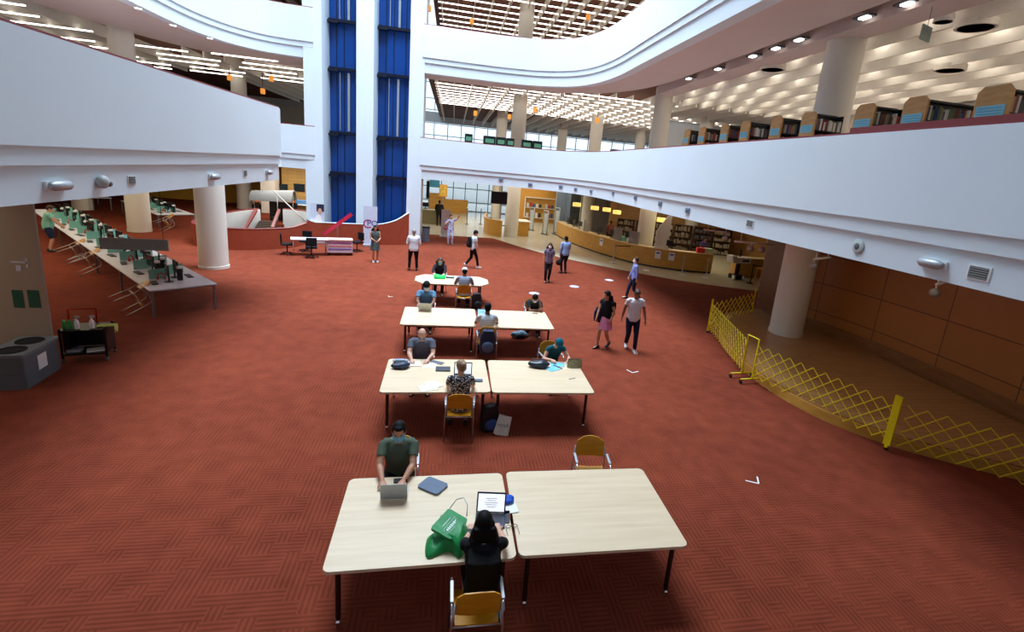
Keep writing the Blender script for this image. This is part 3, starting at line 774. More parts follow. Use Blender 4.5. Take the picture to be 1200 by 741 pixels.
slab_item('tablet', 'slim grey tablet under the sheets beside the open notebook', 'tablet', (-0.14, 9.26, 0.741), -0.5, 0.26, 0.12, 0.008, GREYPL, 0.01)
def blob_bag(name, label, loc, rz, s, m, strap=True, pocket=None):
    t = thing(name, label, 'bag', loc, rz)
    b = MB(); b.ball((0, 0, s[2] * 0.92), s, 20)
    for v in b.bm.verts:
        if v.co.z < 0.01: v.co.z = 0.0
        v.co.x += 0.02 * math.sin(v.co.y * 30); v.co.z *= 1 + 0.1 * math.sin(v.co.x * 22)
    b.build('bag_body', m, t, True)
    b = MB(); b.ball((s[0] * 0.1, -s[1] * 0.72, s[2] * 0.7), (s[0] * 0.6, s[1] * 0.4, s[2] * 0.55), 14); b.build('front_pocket', pocket or m, t, True)
    if strap:
        b = MB(); b.tube([(-s[0] * 0.8, 0, s[2]), (-s[0] * 0.5, s[1] * 0.6, s[2] * 2.0), (s[0] * 0.4, s[1] * 0.6, s[2] * 1.95), (s[0] * 0.9, 0, s[2])], 0.01, 6); b.build('strap', BLACK, t, True)
    return t
DKBAG = mat('dark_nylon', (30, 36, 46), 0.55, var=0.15)
blob_bag('waist_bag', 'dark blue waist bag at the far left of the second left table', (-0.80, 8.98, 0.741), 0.1, (0.17, 0.10, 0.06), mat('navy_nylon', (32, 42, 66), 0.5))
b = MB(); b.ball((0, 0, 0.035), (0.15, 0.06, 0.035), 16)
o = b.build('folded_jacket', mat('pale_blue_fabric', (150, 168, 190), 0.8, bump=0.5, bscale=25), None, True); o.location = (-0.83, 9.24, 0.742); tag(o, 'pale blue folded fabric behind the waist bag on the second table', 'jacket')
blob_bag('shoulder_bag', 'black rounded shoulder bag lying on the second right table', (1.86, 9.12, 0.741), -0.1, (0.22, 0.12, 0.07), mat('black_leather', (34, 40, 50), 0.35))
BLUEP = mat('sky_blue_print', (120, 196, 232), 0.5, var=0.3, vscale=18)
slab_item('leaflet', 'sky blue leaflet between the black bag and the patterned pouch', 'leaflet', (2.13, 9.02, 0.741), 0.5, 0.26, 0.2, 0.006, BLUEP, 0.006)
slab_item('leaflet', 'sky blue printed sheet before the reader in the teal cap', 'leaflet', (2.27, 9.24, 0.741), -0.15, 0.28, 0.2, 0.006, BLUEP, 0.006)
slab_item('pen', 'black pen lying across the blue leaflets', 'pen', (2.25, 9.10, 0.749), -0.9, 0.24, 0.012, 0.01, BLACK, 0.004)
t = thing('pouch', 'khaki floral cloth pouch standing at the far right of the second right table', 'pouch', (2.60, 9.13, 0.741), 0.05)
b = MB(); rings = []
for k in range(6):
    u = k / 5; rings.append([(0.16 * math.cos(a) * (1 - 0.05 * u), 0.07 * math.sin(a) * (1 - 0.7 * u), 0.17 * u + 0.01 * math.sin(3 * a)) for a in [2 * PI * j / 18 for j in range(18)]])
b.loft(rings); b.build('pouch_body', mat('floral_cloth', (150, 146, 116), 0.8, var=0.45, vscale=40), t, True, 50)
b = MB(); b.tube([(-0.14, 0, 0.175), (0.14, 0, 0.175)], 0.008, 6); b.build('zip', BLACK, t, True)
slab_item('pencil', 'thin grey pencil lying alone on the second right table', 'pencil', (2.42, 8.55, 0.741), 0.35, 0.15, 0.009, 0.008, GREYPL, 0.003)
# third pair and octagonal table
slab_item('leaflet', 'small white card right of the silver laptop on the third table', 'leaflet', (-0.30, 12.90, 0.741), 0.0, 0.12, 0.17, 0.005, mat('pale_card', (206, 218, 232)), 0.005)
slab_item('phone', 'phone lying before the folded arms on the third right table', 'phone', (2.38, 12.86, 0.741), -0.2, 0.15, 0.075, 0.009, mat('rose_phone', (150, 110, 100)), 0.01)
t = cloth_bag('tote_bag', 'bright green bag before the woman in black at the octagonal table', (-0.28, 16.62, 0.741), 0.0, mat('bright_green', (16, 190, 88), 0.6), 0.36, 0.13, 0.26)
slab_item('book', 'dark teal thick book right of the green bag on the octagonal table', 'book', (0.06, 16.78, 0.741), 0.0, 0.27, 0.20, 0.05, mat('teal_cover', (40, 84, 92), 0.5), 0.01)
slab_item('leaflet', 'pale leaflet lying on the dark teal book', 'leaflet', (0.06, 16.80, 0.792), 0.1, 0.22, 0.13, 0.004, PAPER, 0.005)
# bags on the carpet
def backpack(label, loc, rz, m, s=1.0, group=None, tiltx=0.0, accent=None):
    t = thing('backpack', label, 'backpack', loc, rz, group); t.rotation_euler = (tiltx, 0, rz)
    b = MB(); rings = []
    for k in range(9):
        u = k / 8; w = 0.155 * s * (1 if u < 0.6 else 1 - 0.35 * ((u - 0.6) / 0.4) ** 2) * (0.92 if k == 0 else 1); d = 0.095 * s * (1 - 0.25 * u) * (0.9 if k == 0 else 1)
        rings.append([(w * (abs(math.cos(a)) ** 0.6) * math.copysign(1, math.cos(a)), d * (abs(math.sin(a)) ** 0.6) * math.copysign(1, math.sin(a)), 0.46 * s * u) for a in [2 * PI * (j + 0.5) / 16 for j in range(16)]])
    b.loft(rings); b.build('bag_body', m, t, True, 55)
    b = MB(); b.ball((0, -0.10 * s, 0.15 * s), (0.115 * s, 0.045 * s, 0.11 * s), 14); b.build('front_pocket', accent or m, t, True)
    for sx in (-1, 1):
        b = MB(); b.tube([(sx * 0.07 * s, 0.06 * s, 0.43 * s), (sx * 0.085 * s, 0.135 * s, 0.34 * s), (sx * 0.085 * s, 0.135 * s, 0.2 * s), (sx * 0.10 * s, 0.085 * s, 0.06 * s)], 0.014 * s, 6); b.build('strap', accent or BLACK, t, True)
    b = MB(); b.tube([(-0.03 * s, 0.02, 0.45 * s), (-0.02 * s, 0.03, 0.49 * s), (0.02 * s, 0.03, 0.49 * s), (0.03 * s, 0.02, 0.45 * s)], 0.007, 6); b.build('handle', BLACK, t, True)
    return t
backpack('black backpack with blue straps leaning against the seam of the second pair of tables', (0.83, 7.98, 0.0), 0.25, mat('black_nylon', (20, 22, 28), 0.5), 1.05, accent=mat('blue_webbing', (40, 70, 130), 0.6))
t = thing('tote_bag', 'off-white tote bag with dark lettering leaning on the black backpack', 'bag', (1.02, 7.80, 0.0), -0.35); t.rotation_euler = (-0.35, 0.22, -0.1)
b = MB(); rings = []
for k in range(7):
    u = k / 6; rings.append([((0.115 + 0.02 * (1 - u)) * (abs(math.cos(a)) ** 0.5) * math.copysign(1, math.cos(a)), (0.04 - 0.028 * u) * (abs(math.sin(a)) ** 0.5) * math.copysign(1, math.sin(a)), 0.34 * u + 0.008 * math.sin(4 * a)) for a in [2 * PI * (j + 0.5) / 18 for j in range(18)]])
b.loft(rings); b.build('bag_body', mat('canvas', (216, 212, 196), 0.85, bump=0.3, bscale=40), t, True, 50)
MATS['ink'] = mat('dark_ink', (40, 44, 54), 0.6)
def text_obj(name, body, size, M, material, parent=None, ext=0.0015):
    c = bpy.data.curves.new(name, 'FONT'); c.body = body; c.size = size; c.extrude = ext; c.align_x = 'CENTER'; c.align_y = 'CENTER'
    tmp = bpy.data.objects.new('tmp_text', c); COL.objects.link(tmp)
    dg = bpy.context.evaluated_depsgraph_get(); me = bpy.data.meshes.new_from_object(tmp.evaluated_get(dg)); COL.objects.unlink(tmp); bpy.data.objects.remove(tmp)
    me.materials.clear(); me.materials.append(material); me.transform(M); me.name = name
    o = bpy.data.objects.new(name, me); COL.objects.link(o)
    if parent is not None: o.parent = parent
    return o
text_obj('lettering', 'TO:LK', 0.07, Matrix.Translation((0.0, -0.043, 0.17)) @ Matrix.Rotation(PI / 2, 4, 'X') @ Matrix.Rotation(0.2, 4, 'Z'), MATS['ink'], t)
backpack('dark blue backpack hanging on the chair of the reader in the white t-shirt', (0.97, 10.98, 0.30), 0.0, mat('navy_backpack', (34, 46, 72), 0.5), 1.2, accent=mat('slate_webbing', (80, 100, 130)))
backpack('black backpack on the carpet beside the chair at the octagonal table', (0.93, 15.62, 0.0), 0.4, DKBAG, 1.15)
blob_bag('shoulder_bag', 'dark bag with a pale blue pattern under the third right table', (2.0, 12.95, 0.0), 0.1, (0.24, 0.13, 0.10), mat('blue_pattern_bag', (110, 150, 170), 0.6, var=0.6, vscale=14), False, DKBAG)

# ================================================================ people
def bake(b, voxel, smooth_it=2):
    me = bpy.data.meshes.new('tmp'); bmesh.ops.recalc_face_normals(b.bm, faces=b.bm.faces); b.bm.to_mesh(me); b.bm.free()
    o = bpy.data.objects.new('tmp', me); COL.objects.link(o)
    r = o.modifiers.new('r', 'REMESH'); r.mode = 'VOXEL'; r.voxel_size = voxel; r.use_smooth_shade = True
    if smooth_it:
        s = o.modifiers.new('s', 'SMOOTH'); s.factor = 0.5; s.iterations = smooth_it
    bpy.context.view_layer.update()
    dg = bpy.context.evaluated_depsgraph_get()
    out = bpy.data.meshes.new_from_object(o.evaluated_get(dg))
    bpy.data.objects.remove(o); bpy.data.meshes.remove(me)
    return out
def put(me, name, material, parent):
    me.name = name; me.materials.clear(); me.materials.append(material)
    o = bpy.data.objects.new(name, me); COL.objects.link(o); o.parent = parent
    return o
def ik(a, tgt, l1, l2, pole):
    a = Vector(a); t = Vector(tgt); d = t - a; L = d.length
    if L > (l1 + l2) * 0.995: t = a + d * ((l1 + l2) * 0.995 / L); d = t - a; L = d.length
    L = max(L, 0.05)
    x = (l1 * l1 - l2 * l2 + L * L) / (2 * L); h = math.sqrt(max(l1 * l1 - x * x, 0.0))
    u = d.normalized(); p = Vector(pole); p = p - u * p.dot(u)
    p = p.normalized() if p.length > 1e-5 else Vector((0, 0, 1))
    return a + u * x + p * h, t
SKIN = {'light': mat('skin_light', (214, 164, 138), 0.55, var=0.04), 'tan': mat('skin_tan', (190, 134, 104), 0.55, var=0.04),
        'brown': mat('skin_brown', (134, 86, 62), 0.55, var=0.05), 'dark': mat('skin_dark', (92, 58, 44), 0.5, var=0.05)}
HAIRM = {'black': mat('hair_black', (10, 8, 9), 0.6, spec=0.15, bump=0.5, bscale=90), 'brown': mat('hair_brown', (58, 38, 26), 0.5, bump=0.5, bscale=90), 'grey': mat('hair_grey', (140, 132, 124), 0.6),
         'blond': mat('hair_blond', (150, 120, 90), 0.6, var=0.2, vscale=40)}
def ell_ring(c, ux, uy, rx, ry, n=18, p=1.0):
    return [tuple(Vector(c) + ux * (rx * math.copysign(abs(math.cos(a)) ** p, math.cos(a))) + uy * (ry * math.copysign(abs(math.sin(a)) ** p, math.sin(a)))) for a in [2 * PI * j / n for j in range(n)]]

def hand_mesh(b, wrist, dirv, palmn, side, s, curl=0.35):
    """palm and five separate bent fingers; dirv along the hand, palmn out of the palm, side +1 right hand"""
    u = Vector(dirv).normalized(); n = Vector(palmn); n = (n - u * n.dot(u)).normalized(); w = u.cross(n) * 1.0
    P = lambda a, c, d: Vector(wrist) + u * a * s + w * c * s + n * d * s
    # palm: a flat rounded block
    rings = []
    for a, hw, th in ((-0.015, 0.022, 0.018), (0.02, 0.034, 0.016), (0.06, 0.041, 0.015), (0.088, 0.039, 0.012)):
        rings.append(ell_ring(P(a, 0, 0), w, n, hw * s, th * s, 12, 0.8))
    b.loft(rings)
    for k, (off, L, r) in enumerate(((-0.030, 0.066, 0.0088), (-0.010, 0.076, 0.0094), (0.011, 0.070, 0.0090), (0.031, 0.054, 0.0080))):
        c1 = curl * (0.8 + 0.12 * k)
        pts = [P(0.07, off, 0)]; ang = 0.15; a0, d0 = 0.085, 0.0
        pts.append(P(a0, off, d0))
        for seg in (0.42, 0.32, 0.26):
            ang += c1; a0 += L * seg * math.cos(ang); d0 += L * seg * math.sin(ang)
            pts.append(P(a0, off * (1 + 0.15 * (a0 - 0.08) / 0.08), d0))
        b.tube(pts, [r * s * 1.1, r * s * 1.05, r * s, r * s * 0.95, r * s * 0.75], 8)
    # thumb from the side of the palm near its base
    th = -side
    pts = [P(0.012, 0.022 * th, 0.004), P(0.035, 0.042 * th, 0.012), P(0.062, 0.058 * th, 0.022), P(0.085, 0.062 * th, 0.032)]
    b.tube(pts, [0.013 * s, 0.0125 * s, 0.0105 * s, 0.008 * s], 8)

def person(label, loc, face, h=1.72, skin='tan', pelvis=None, lean=0.0, head=(0, 0), hands=None, feet=None, top=None, sleeve=0.5, topm=None,
           bottom='trousers', botm=None, hair='short', hairm='black', mask=None, cap=None, shoes=None, voxel=0.011, width=1.0, curl=0.35, elbow=None, hairlen=0.5, skirt_len=0.5, barefeet=False, palms=None, twist=0.0, belly=0.0):
    s = h / 1.72
    t = thing('person', label, 'person', (loc[0], loc[1], loc[2] if len(loc) > 2 else 0.0), math.radians(face))
    seated = pelvis is not None
    pz = pelvis if seated else 0.94 * s
    P0 = Vector((0, -0.02 if seated else 0, pz)); le = math.radians(lean)
    U = Vector((0, math.sin(le), math.cos(le))); F = Vector((0, math.cos(le), -math.sin(le))); X = Vector((1, 0, 0))
    tw = math.radians(twist); X = (X * math.cos(tw) + F * math.sin(tw)); F2 = X.cross(U) * -1.0; F = U.cross(X)
    chest = P0 + U * 0.33 * s; neck = P0 + U * 0.52 * s; sh = P0 + U * 0.475 * s
    # head direction: pitch >0 looks down
    hp, hy = math.radians(head[0]) , math.radians(head[1])
    HU = Vector((0, math.sin(le * 0.5 + hp * 0.6), math.cos(le * 0.5 + hp * 0.6)))
    hc = neck + HU * 0.155 * s + Vector((0, 0.015, 0)) * s
    HR = Matrix.Translation(hc) @ Matrix.Rotation(hy, 4, 'Z') @ Matrix.Rotation(-hp - le * 0.4, 4, 'X')
    hr, hl = (hands or ((0.24 * s, 0.06, pz - 0.13 * s), (-0.24 * s, 0.06, pz - 0.13 * s)))
    fr, fl2 = (feet or ((0.10, 0.0, 0.0), (-0.10, 0.0, 0.0)))
    b = MB()
    W = width
    tor = [(-0.10, 0.150, 0.105), (0.0, 0.168, 0.120), (0.10, 0.152, 0.112 + belly), (0.20, 0.145, 0.105 + belly * 0.8), (0.32, 0.165, 0.112), (0.42, 0.172, 0.100), (0.475, 0.150, 0.080), (0.515, 0.075, 0.062)]
    b.loft([ell_ring(P0 + U * a * s, X, F, rx * s * W, ry * s * W, 20, 0.85) for a, rx, ry in tor])
    b.tube([neck - U * 0.03 * s, hc - HU * 0.04 * s], [0.060 * s, 0.054 * s], 12)
    # head with face
    hb = MB(); hs = s * 1.0
    prof = [(-0.118, 0.030, 0.040, 0.030), (-0.105, 0.046, 0.058, 0.022), (-0.075, 0.058, 0.076, 0.010), (-0.04, 0.066, 0.086, 0.002), (0.0, 0.073, 0.094, -0.004), (0.04, 0.076, 0.097, -0.008), (0.075, 0.068, 0.088, -0.010), (0.10, 0.048, 0.064, -0.012), (0.114, 0.020, 0.028, -0.012)]
    rings = []
    for z, rx, ry, oy in prof: rings.append([(rx * math.cos(a) * hs, (oy + ry * math.sin(a)) * hs, z * hs) for a in [2 * PI * j / 22 for j in range(22)]])
    hb.loft(rings)
    hb.tube([(0, 0.086 * hs, 0.012 * hs), (0, 0.100 * hs, -0.012 * hs), (0, 0.108 * hs, -0.034 * hs), (0, 0.088 * hs, -0.042 * hs)], [0.008 * hs, 0.011 * hs, 0.015 * hs, 0.012 * hs], 8)
    hb.ball((0, 0.083 * hs, -0.066 * hs), (0.026 * hs, 0.012 * hs, 0.010 * hs), 10)
    hb.ball((0, 0.085 * hs, 0.028 * hs), (0.050 * hs, 0.012 * hs, 0.009 * hs), 10)
    hb.ball((0, 0.066 * hs, -0.102 * hs), (0.028 * hs, 0.022 * hs, 0.018 * hs), 10)
    for sx in (-1, 1): hb.ball((sx * 0.078 * hs, -0.004 * hs, -0.012 * hs), (0.010 * hs, 0.020 * hs, 0.032 * hs), 8)
    bmesh.ops.transform(hb.bm, matrix=HR, verts=hb.bm.verts)
    tmpm = bpy.data.meshes.new('h'); hb.bm.to_mesh(tmpm); hb.bm.free(); b.bm.from_mesh(tmpm); bpy.data.meshes.remove(tmpm)
    # arms
    arms = []
    for sx, hd in ((1, hr), (-1, hl)):
        S = sh + X * (sx * 0.178 * s * W)
        pole = (elbow[0] if sx > 0 else elbow[1]) if elbow else (sx * 0.6, -0.7, -0.5)
        E_, H_ = ik(S, hd, 0.285 * s, 0.255 * s, pole)
        arms.append((S, E_, H_, sx))
        b.tube([S - X * sx * 0.03 * s, S + (E_ - S) * 0.12, S + (E_ - S) * 0.5, E_], [0.052 * s * W, 0.054 * s * W, 0.045 * s * W, 0.037 * s * W], 12)
        b.tube([E_, E_ + (H_ - E_) * 0.3, E_ + (H_ - E_) * 0.75, H_], [0.038 * s, 0.040 * s * W, 0.030 * s, 0.024 * s], 12)
        b.ball(E_, 0.038 * s, 10)
        dv = (H_ - E_).normalized()
        pn = Vector((0, 0, -1)) if palms == 'down' else Vector((-sx, 0, 0))
        if palms == 'down': dv = (dv + Vector((0, 0.0, -dv.z * 0.8))).normalized()
        if abs(dv.dot(pn)) > 0.9: pn = Vector((-sx, 0.3, 0))
        hand_mesh(b, H_, dv, pn, sx, s * 1.0, curl)
    # legs
    legs = []
    for sx, ft in ((1, fr), (-1, fl2)):
        Hh = P0 + Vector((sx * 0.092 * s * W, 0.0, -0.03 * s))
        A = Vector((ft[0], ft[1], ft[2] + 0.085 * s))
        K, A = ik(Hh, A, 0.435 * s, 0.415 * s, (sx * 0.08, 1, 0.15 if seated else 0.0))
        legs.append((Hh, K, A, sx, ft))
        b.tube([Hh, Hh + (K - Hh) * 0.3, Hh + (K - Hh) * 0.75, K], [0.088 * s * W, 0.083 * s * W, 0.062 * s, 0.053 * s], 14)
        b.ball(K, 0.054 * s, 12)
        b.tube([K, K + (A - K) * 0.3, K + (A - K) * 0.7, A], [0.052 * s, 0.056 * s, 0.040 * s, 0.034 * s], 12)
        fo = Vector((ft[0], ft[1], ft[2])); toe = Vector((sx * 0.12, 1, -ft[2] * 3.0 if ft[2] > 0.02 else 0)).normalized()
        b.tube([A - Vector((0, 0.03 * s, 0.03 * s)), A + toe * 0.05 * s - Vector((0, 0, 0.045 * s)), A + toe * 0.13 * s - Vector((0, 0, 0.06 * s)), A + toe * 0.18 * s - Vector((0, 0, 0.064 * s))], [0.034 * s, 0.036 * s, 0.034 * s, 0.02 * s], 10)
    put(bake(b, voxel), 'body', SKIN[skin], t)
    # eyes
    if voxel < 0.0095:
        for sx in (-1, 1):
            e = MB(); e.ball(HR @ Vector((sx * 0.031 * hs, 0.080 * hs, 0.008 * hs)), 0.011 * hs, 8); e.build('eye', mat('eye', (40, 30, 26), 0.2), t, True)
    # top garment
    if topm is not None:
        c = MB(); e = 0.016
        tt = [(-0.12 if top != 'tee' else -0.10, 0.170, 0.128), (0.0, 0.180, 0.134 + belly * 0.5), (0.10, 0.170, 0.128 + belly), (0.20, 0.163, 0.122 + belly * 0.8), (0.32, 0.180, 0.126), (0.42, 0.186, 0.114), (0.475, 0.160, 0.094), (0.512, 0.088, 0.074)]
        c.loft([ell_ring(P0 + U * a * s, X, F, rx * s * W, ry * s * W, 20, 0.85) for a, rx, ry in tt])
        for S, E_, H_, sx in arms:
            c.tube([neck - U * 0.055 * s, S - U * 0.004], [0.066 * s, 0.062 * s * W], 12)
            if sleeve > 0:
                end = min(1.0, sleeve * 1.0)
                k = min(1.0, sleeve * 1.25) if sleeve <= 0.6 else 1.0
                pts = [S - X * sx * 0.05 * s, S + (E_ - S) * 0.1, S + (E_ - S) * 0.5 * k, S + (E_ - S) * k]
                c.tube(pts, [0.058 * s * W, 0.064 * s * W, 0.058 * s * W, 0.056 * s * W], 14)
                if sleeve > 0.6:
                    c.ball(E_, 0.052 * s, 10)
                    c.tube([E_, E_ + (H_ - E_) * 0.5, E_ + (H_ - E_) * 0.95], [0.052 * s, 0.046 * s, 0.036 * s], 12)
            else:
                c.ball(S - X * sx * 0.03 * s, 0.052 * s, 10)
        put(bake(c, max(voxel, 0.011)), 'shirt' if top != 'dress' else 'dress', topm, t)
    if bottom in ('trousers', 'shorts') and botm is not None:
        c = MB()
        c.loft([ell_ring(P0 + U * a * s, X, F, rx * s * W, ry * s * W, 20, 0.85) for a, rx, ry in ((-0.13, 0.13, 0.105), (-0.06, 0.172, 0.128), (0.02, 0.176, 0.130), (0.07, 0.165, 0.122))])
        for Hh, K, A, sx, ft in legs:
            if bottom == 'trousers':
                c.tube([Hh, Hh + (K - Hh) * 0.3, K], [0.100 * s * W, 0.094 * s * W, 0.068 * s], 14); c.ball(K, 0.069 * s, 12)
                c.tube([K, K + (A - K) * 0.5, K + (A - K) * 0.97], [0.068 * s, 0.060 * s, 0.055 * s], 14)
            else:
                c.tube([Hh, Hh + (K - Hh) * 0.4, Hh + (K - Hh) * 0.92], [0.104 * s * W, 0.104 * s * W, 0.090 * s], 14)
        put(bake(c, max(voxel, 0.011)), bottom, botm, t)
    if bottom == 'skirt' and botm is not None:
        c = MB(); n = 26; rings = []
        for k in range(8):
            u = k / 7
            if seated:
                cen = P0 + U * 0.05 * s * (1 - u) + (legs[0][1] + legs[1][1] - P0 * 2) * 0.5 * u * 0.95; ax = ((legs[0][1] + legs[1][1]) * 0.5 - P0).normalized()
                up = Vector((0, 0, 1))
                rings.append([tuple(cen + Vector((1, 0, 0)) * ((0.185 + 0.03 * u) * s * math.cos(a)) + (up if u > 0.2 else F) * (0.12 * s * math.sin(a))) for a in [2 * PI * j / n for j in range(n)]])
            else:
                rings.append([((0.172 + 0.06 * u) * s * W * math.cos(a) * (1 + 0.04 * u * math.sin(5 * a)), (0.128 + 0.07 * u) * s * W * math.sin(a) * (1 + 0.05 * u * math.sin(6 * a)), P0.z + 0.07 * s - (skirt_len * s + 0.07 * s) * u) for a in [2 * PI * j / n for j in range(n)]])
        c.loft(rings); o = c.build('skirt', botm, t, True, 60)
    # shoes
    if not barefeet:
        for Hh, K, A, sx, ft in legs:
            c = MB(); z0 = ft[2] + 0.002; y0, x0 = A.y, A.x
            toe = 0.3 if ft[2] > 0.02 else 0.0
            rings = []
            for yy, hw, hh in ((-0.075, 0.028, 0.06), (-0.06, 0.038, 0.085), (-0.01, 0.042, 0.095), (0.04, 0.043, 0.08), (0.10, 0.050, 0.058), (0.15, 0.047, 0.045), (0.18, 0.030, 0.03)):
                base = z0 + max(0.0, (-yy + 0.18)) * toe - toe * 0.18 * (1 if toe else 0) * 0.3
                rings.append([(x0 + sx * 0.12 * yy * s + hw * s * cx_, y0 + yy * s, base + hh * s * cz) for cx_, cz in ((-0.9, 0.0), (0.9, 0.0), (1.0, 0.25), (0.9, 0.7), (0.5, 0.97), (-0.5, 0.97), (-0.9, 0.7), (-1.0, 0.25))])
            c.loft(rings); c.build('shoe', shoes or BLACK, t, True, 60)
    # hair / cap
    def hp_(p): return HR @ (Vector(p) * hs)
    if hair != 'bald':
        c = MB()
        hm = Matrix(HR)
        c.ball(hp_((0, -0.020, 0.030)), (0.086 * hs, 0.100 * hs, 0.100 * hs), 18, HR.to_3x3().to_4x4())
        c.ball(hp_((0, -0.045, -0.020)), (0.076 * hs, 0.068 * hs, 0.075 * hs), 16, HR.to_3x3().to_4x4())
        c.ball(hp_((0, 0.028, 0.088)), (0.060 * hs, 0.056 * hs, 0.030 * hs), 14, HR.to_3x3().to_4x4())
        for sx in (-1, 1): c.ball(hp_((sx * 0.068, 0.004, 0.03)), (0.018 * hs, 0.038 * hs, 0.045 * hs), 10, HR.to_3x3().to_4x4())
        if hair == 'long':
            ln = hairlen * s; base = hp_((0, -0.07, -0.02)); back = -F
            rings = []
            for k in range(8):
                u = k / 7; cz = base + Vector((0, 0, -1)) * ln * u + U * 0 + back * 0.0
                # follow the back
                yy = (P0 + U * ((cz.z - P0.z) / max(0.3, U.z))).y - 0.165 * s * W if cz.z < neck.z - 0.02 else cz.y
                yy = min(yy, base.y + 0.01) if not seated else yy
                rw = (0.118 + 0.06 * math.sin(PI * min(1, u * 0.9))) * hs; rt = (0.05 - 0.02 * u) * hs
                rings.append([(base.x + rw * math.cos(a) * (1 + 0.06 * math.sin(7 * a)), yy + rt * math.sin(a), cz.z) for a in [2 * PI * j / 20 for j in range(20)]])
            c.loft(rings)
            for sx in (-1, 1): c.tube([hp_((sx * 0.07, -0.03, 0.03)), hp_((sx * 0.088, -0.035, -0.07)), hp_((sx * 0.095, -0.06, -0.17))], [0.03 * hs, 0.03 * hs, 0.035 * hs], 10)
        if hair == 'bun': c.ball(hp_((0, -0.115, 0.03)), 0.048 * hs, 12)
        if hair == 'ponytail':
            c.tube([hp_((0, -0.105, 0.02)), hp_((0, -0.15, -0.05)), hp_((0, -0.145, -0.17)), hp_((0, -0.13, -0.26))], [0.026 * hs, 0.036 * hs, 0.03 * hs, 0.01 * hs], 10)
        put(bake(c, 0.010, 1), 'hair', HAIRM[hairm], t)
    if cap is not None:
        c = MB()
        rings = []
        for z, r1, r2 in ((0.03, 0.092, 0.110), (0.06, 0.092, 0.110), (0.095, 0.080, 0.096), (0.122, 0.055, 0.066), (0.134, 0.018, 0.022)):
            rings.append([tuple(hp_((r1 * math.cos(a), -0.012 + r2 * math.sin(a), z))) for a in [2 * PI * j / 22 for j in range(22)]])
        c.loft(rings); co = c.build('cap', cap[0], t, True, 60)
        if cap[1]:
            c = MB(); c.loft([[tuple(hp_((0.075 * math.cos(a) * w_, 0.085 + oy + 0.03 * math.sin(a) * w_, z_))) for a in [2 * PI * j / 16 for j in range(16)]] for w_, z_, oy in ((1.0, 0.030, 0.03), (1.0, 0.040, 0.03))])
            c.build('cap_peak', cap[0], t, True, 40)
    if mask is not None:
        c = MB(); rings = []
        for z, ex, dy in ((-0.118, 0.80, -0.012), (-0.09, 0.98, 0.004), (-0.05, 1.06, 0.016), (-0.022, 1.06, 0.018), (-0.004, 1.02, 0.008)):
            out_, in_ = [], []
            for k in range(9):
                a = math.radians(18 + 144 * k / 8)
                out_.append(tuple(hp_((0.072 * ex * math.cos(a) * 1.02, (0.092 + dy) * math.sin(a) + 0.006, z))))
                in_.append(tuple(hp_((0.066 * ex * math.cos(a), (0.084 + dy) * math.sin(a) + 0.002, z))))
            rings.append(out_ + in_[::-1])
        c.loft(rings); mo = c.build('face_mask', mask, t, True, 60)
        c = MB()
        for sx in (-1, 1): c.tube([hp_((sx * 0.066, 0.035, -0.03)), hp_((sx * 0.080, 0.0, -0.015))], 0.003, 5)
        c.build('ear_loops', PAPER, mo)
    return t
def sheet(name, rgb, var=0.06, vscale=8): return mat(name, rgb, 0.85, var=var, vscale=vscale, bump=0.35, bscale=14, spec=0.2)
def patterned(name, c1, c2, scale):
    M = bpy.data.materials.new(name); M.use_nodes = True; N = M.node_tree.nodes; Lk = M.node_tree.links; b = N['Principled BSDF']
    tc = N.new('ShaderNodeTexCoord'); v = N.new('ShaderNodeTexVoronoi'); v.inputs['Scale'].default_value = scale; Lk.new(tc.outputs['Object'], v.inputs['Vector'])
    rp = N.new('ShaderNodeValToRGB'); rp.color_ramp.interpolation = 'CONSTANT'; rp.color_ramp.elements[0].color = lin([x / 255 for x in c1]) + (1,); rp.color_ramp.elements[1].position = 0.42; rp.color_ramp.elements[1].color = lin([x / 255 for x in c2]) + (1,)
    Lk.new(v.outputs['Distance'], rp.inputs['Fac']); Lk.new(rp.outputs['Color'], b.inputs['Base Color']); b.inputs['Roughness'].default_value = 0.85
    return M
MASKB = mat('mask_blue', (120, 190, 220), 0.7); MASKW = mat('mask_white', (232, 234, 238), 0.7)
JEANS = sheet('denim', (40, 52, 84)); BLK = sheet('black_cloth', (24, 24, 28)); NAVY = sheet('navy_cloth', (30, 36, 58)); GREYC = sheet('grey_cloth', (96, 98, 112))
SHOEW = mat('white_shoe', (226, 226, 228), 0.6)

# seated at the front pair
person('person in a dark green t-shirt and blue mask typing on a silver laptop', (-0.52, 5.98, 0), 180, 1.76, 'tan', 0.55, 12, (14, 0),
       ((0.14, 0.56, 0.80), (-0.10, 0.55, 0.80)), ((0.14, 0.42, 0), (-0.14, 0.40, 0)), 'tee', 0.5, sheet('olive_tee', (84, 96, 80)), 'trousers', BLK, 'short', 'black', MASKB, voxel=0.0075, curl=0.28, palms='down', width=1.04)
t = person('person with very long black hair in black, seen from behind at a lit laptop', (0.45, 4.02, 0), 0, 1.66, 'light', 0.55, 10, (18, 0),
       ((0.20, 0.50, 0.79), (-0.10, 0.52, 0.79)), ((0.22, 0.22, 0), (-0.12, 0.30, 0)), 'tee', 0.5, BLK, 'skirt', BLK, 'long', 'black', voxel=0.0075, hairlen=0.60, palms='down', curl=0.28, shoes=mat('turquoise_shoe', (30, 140, 170), 0.6))
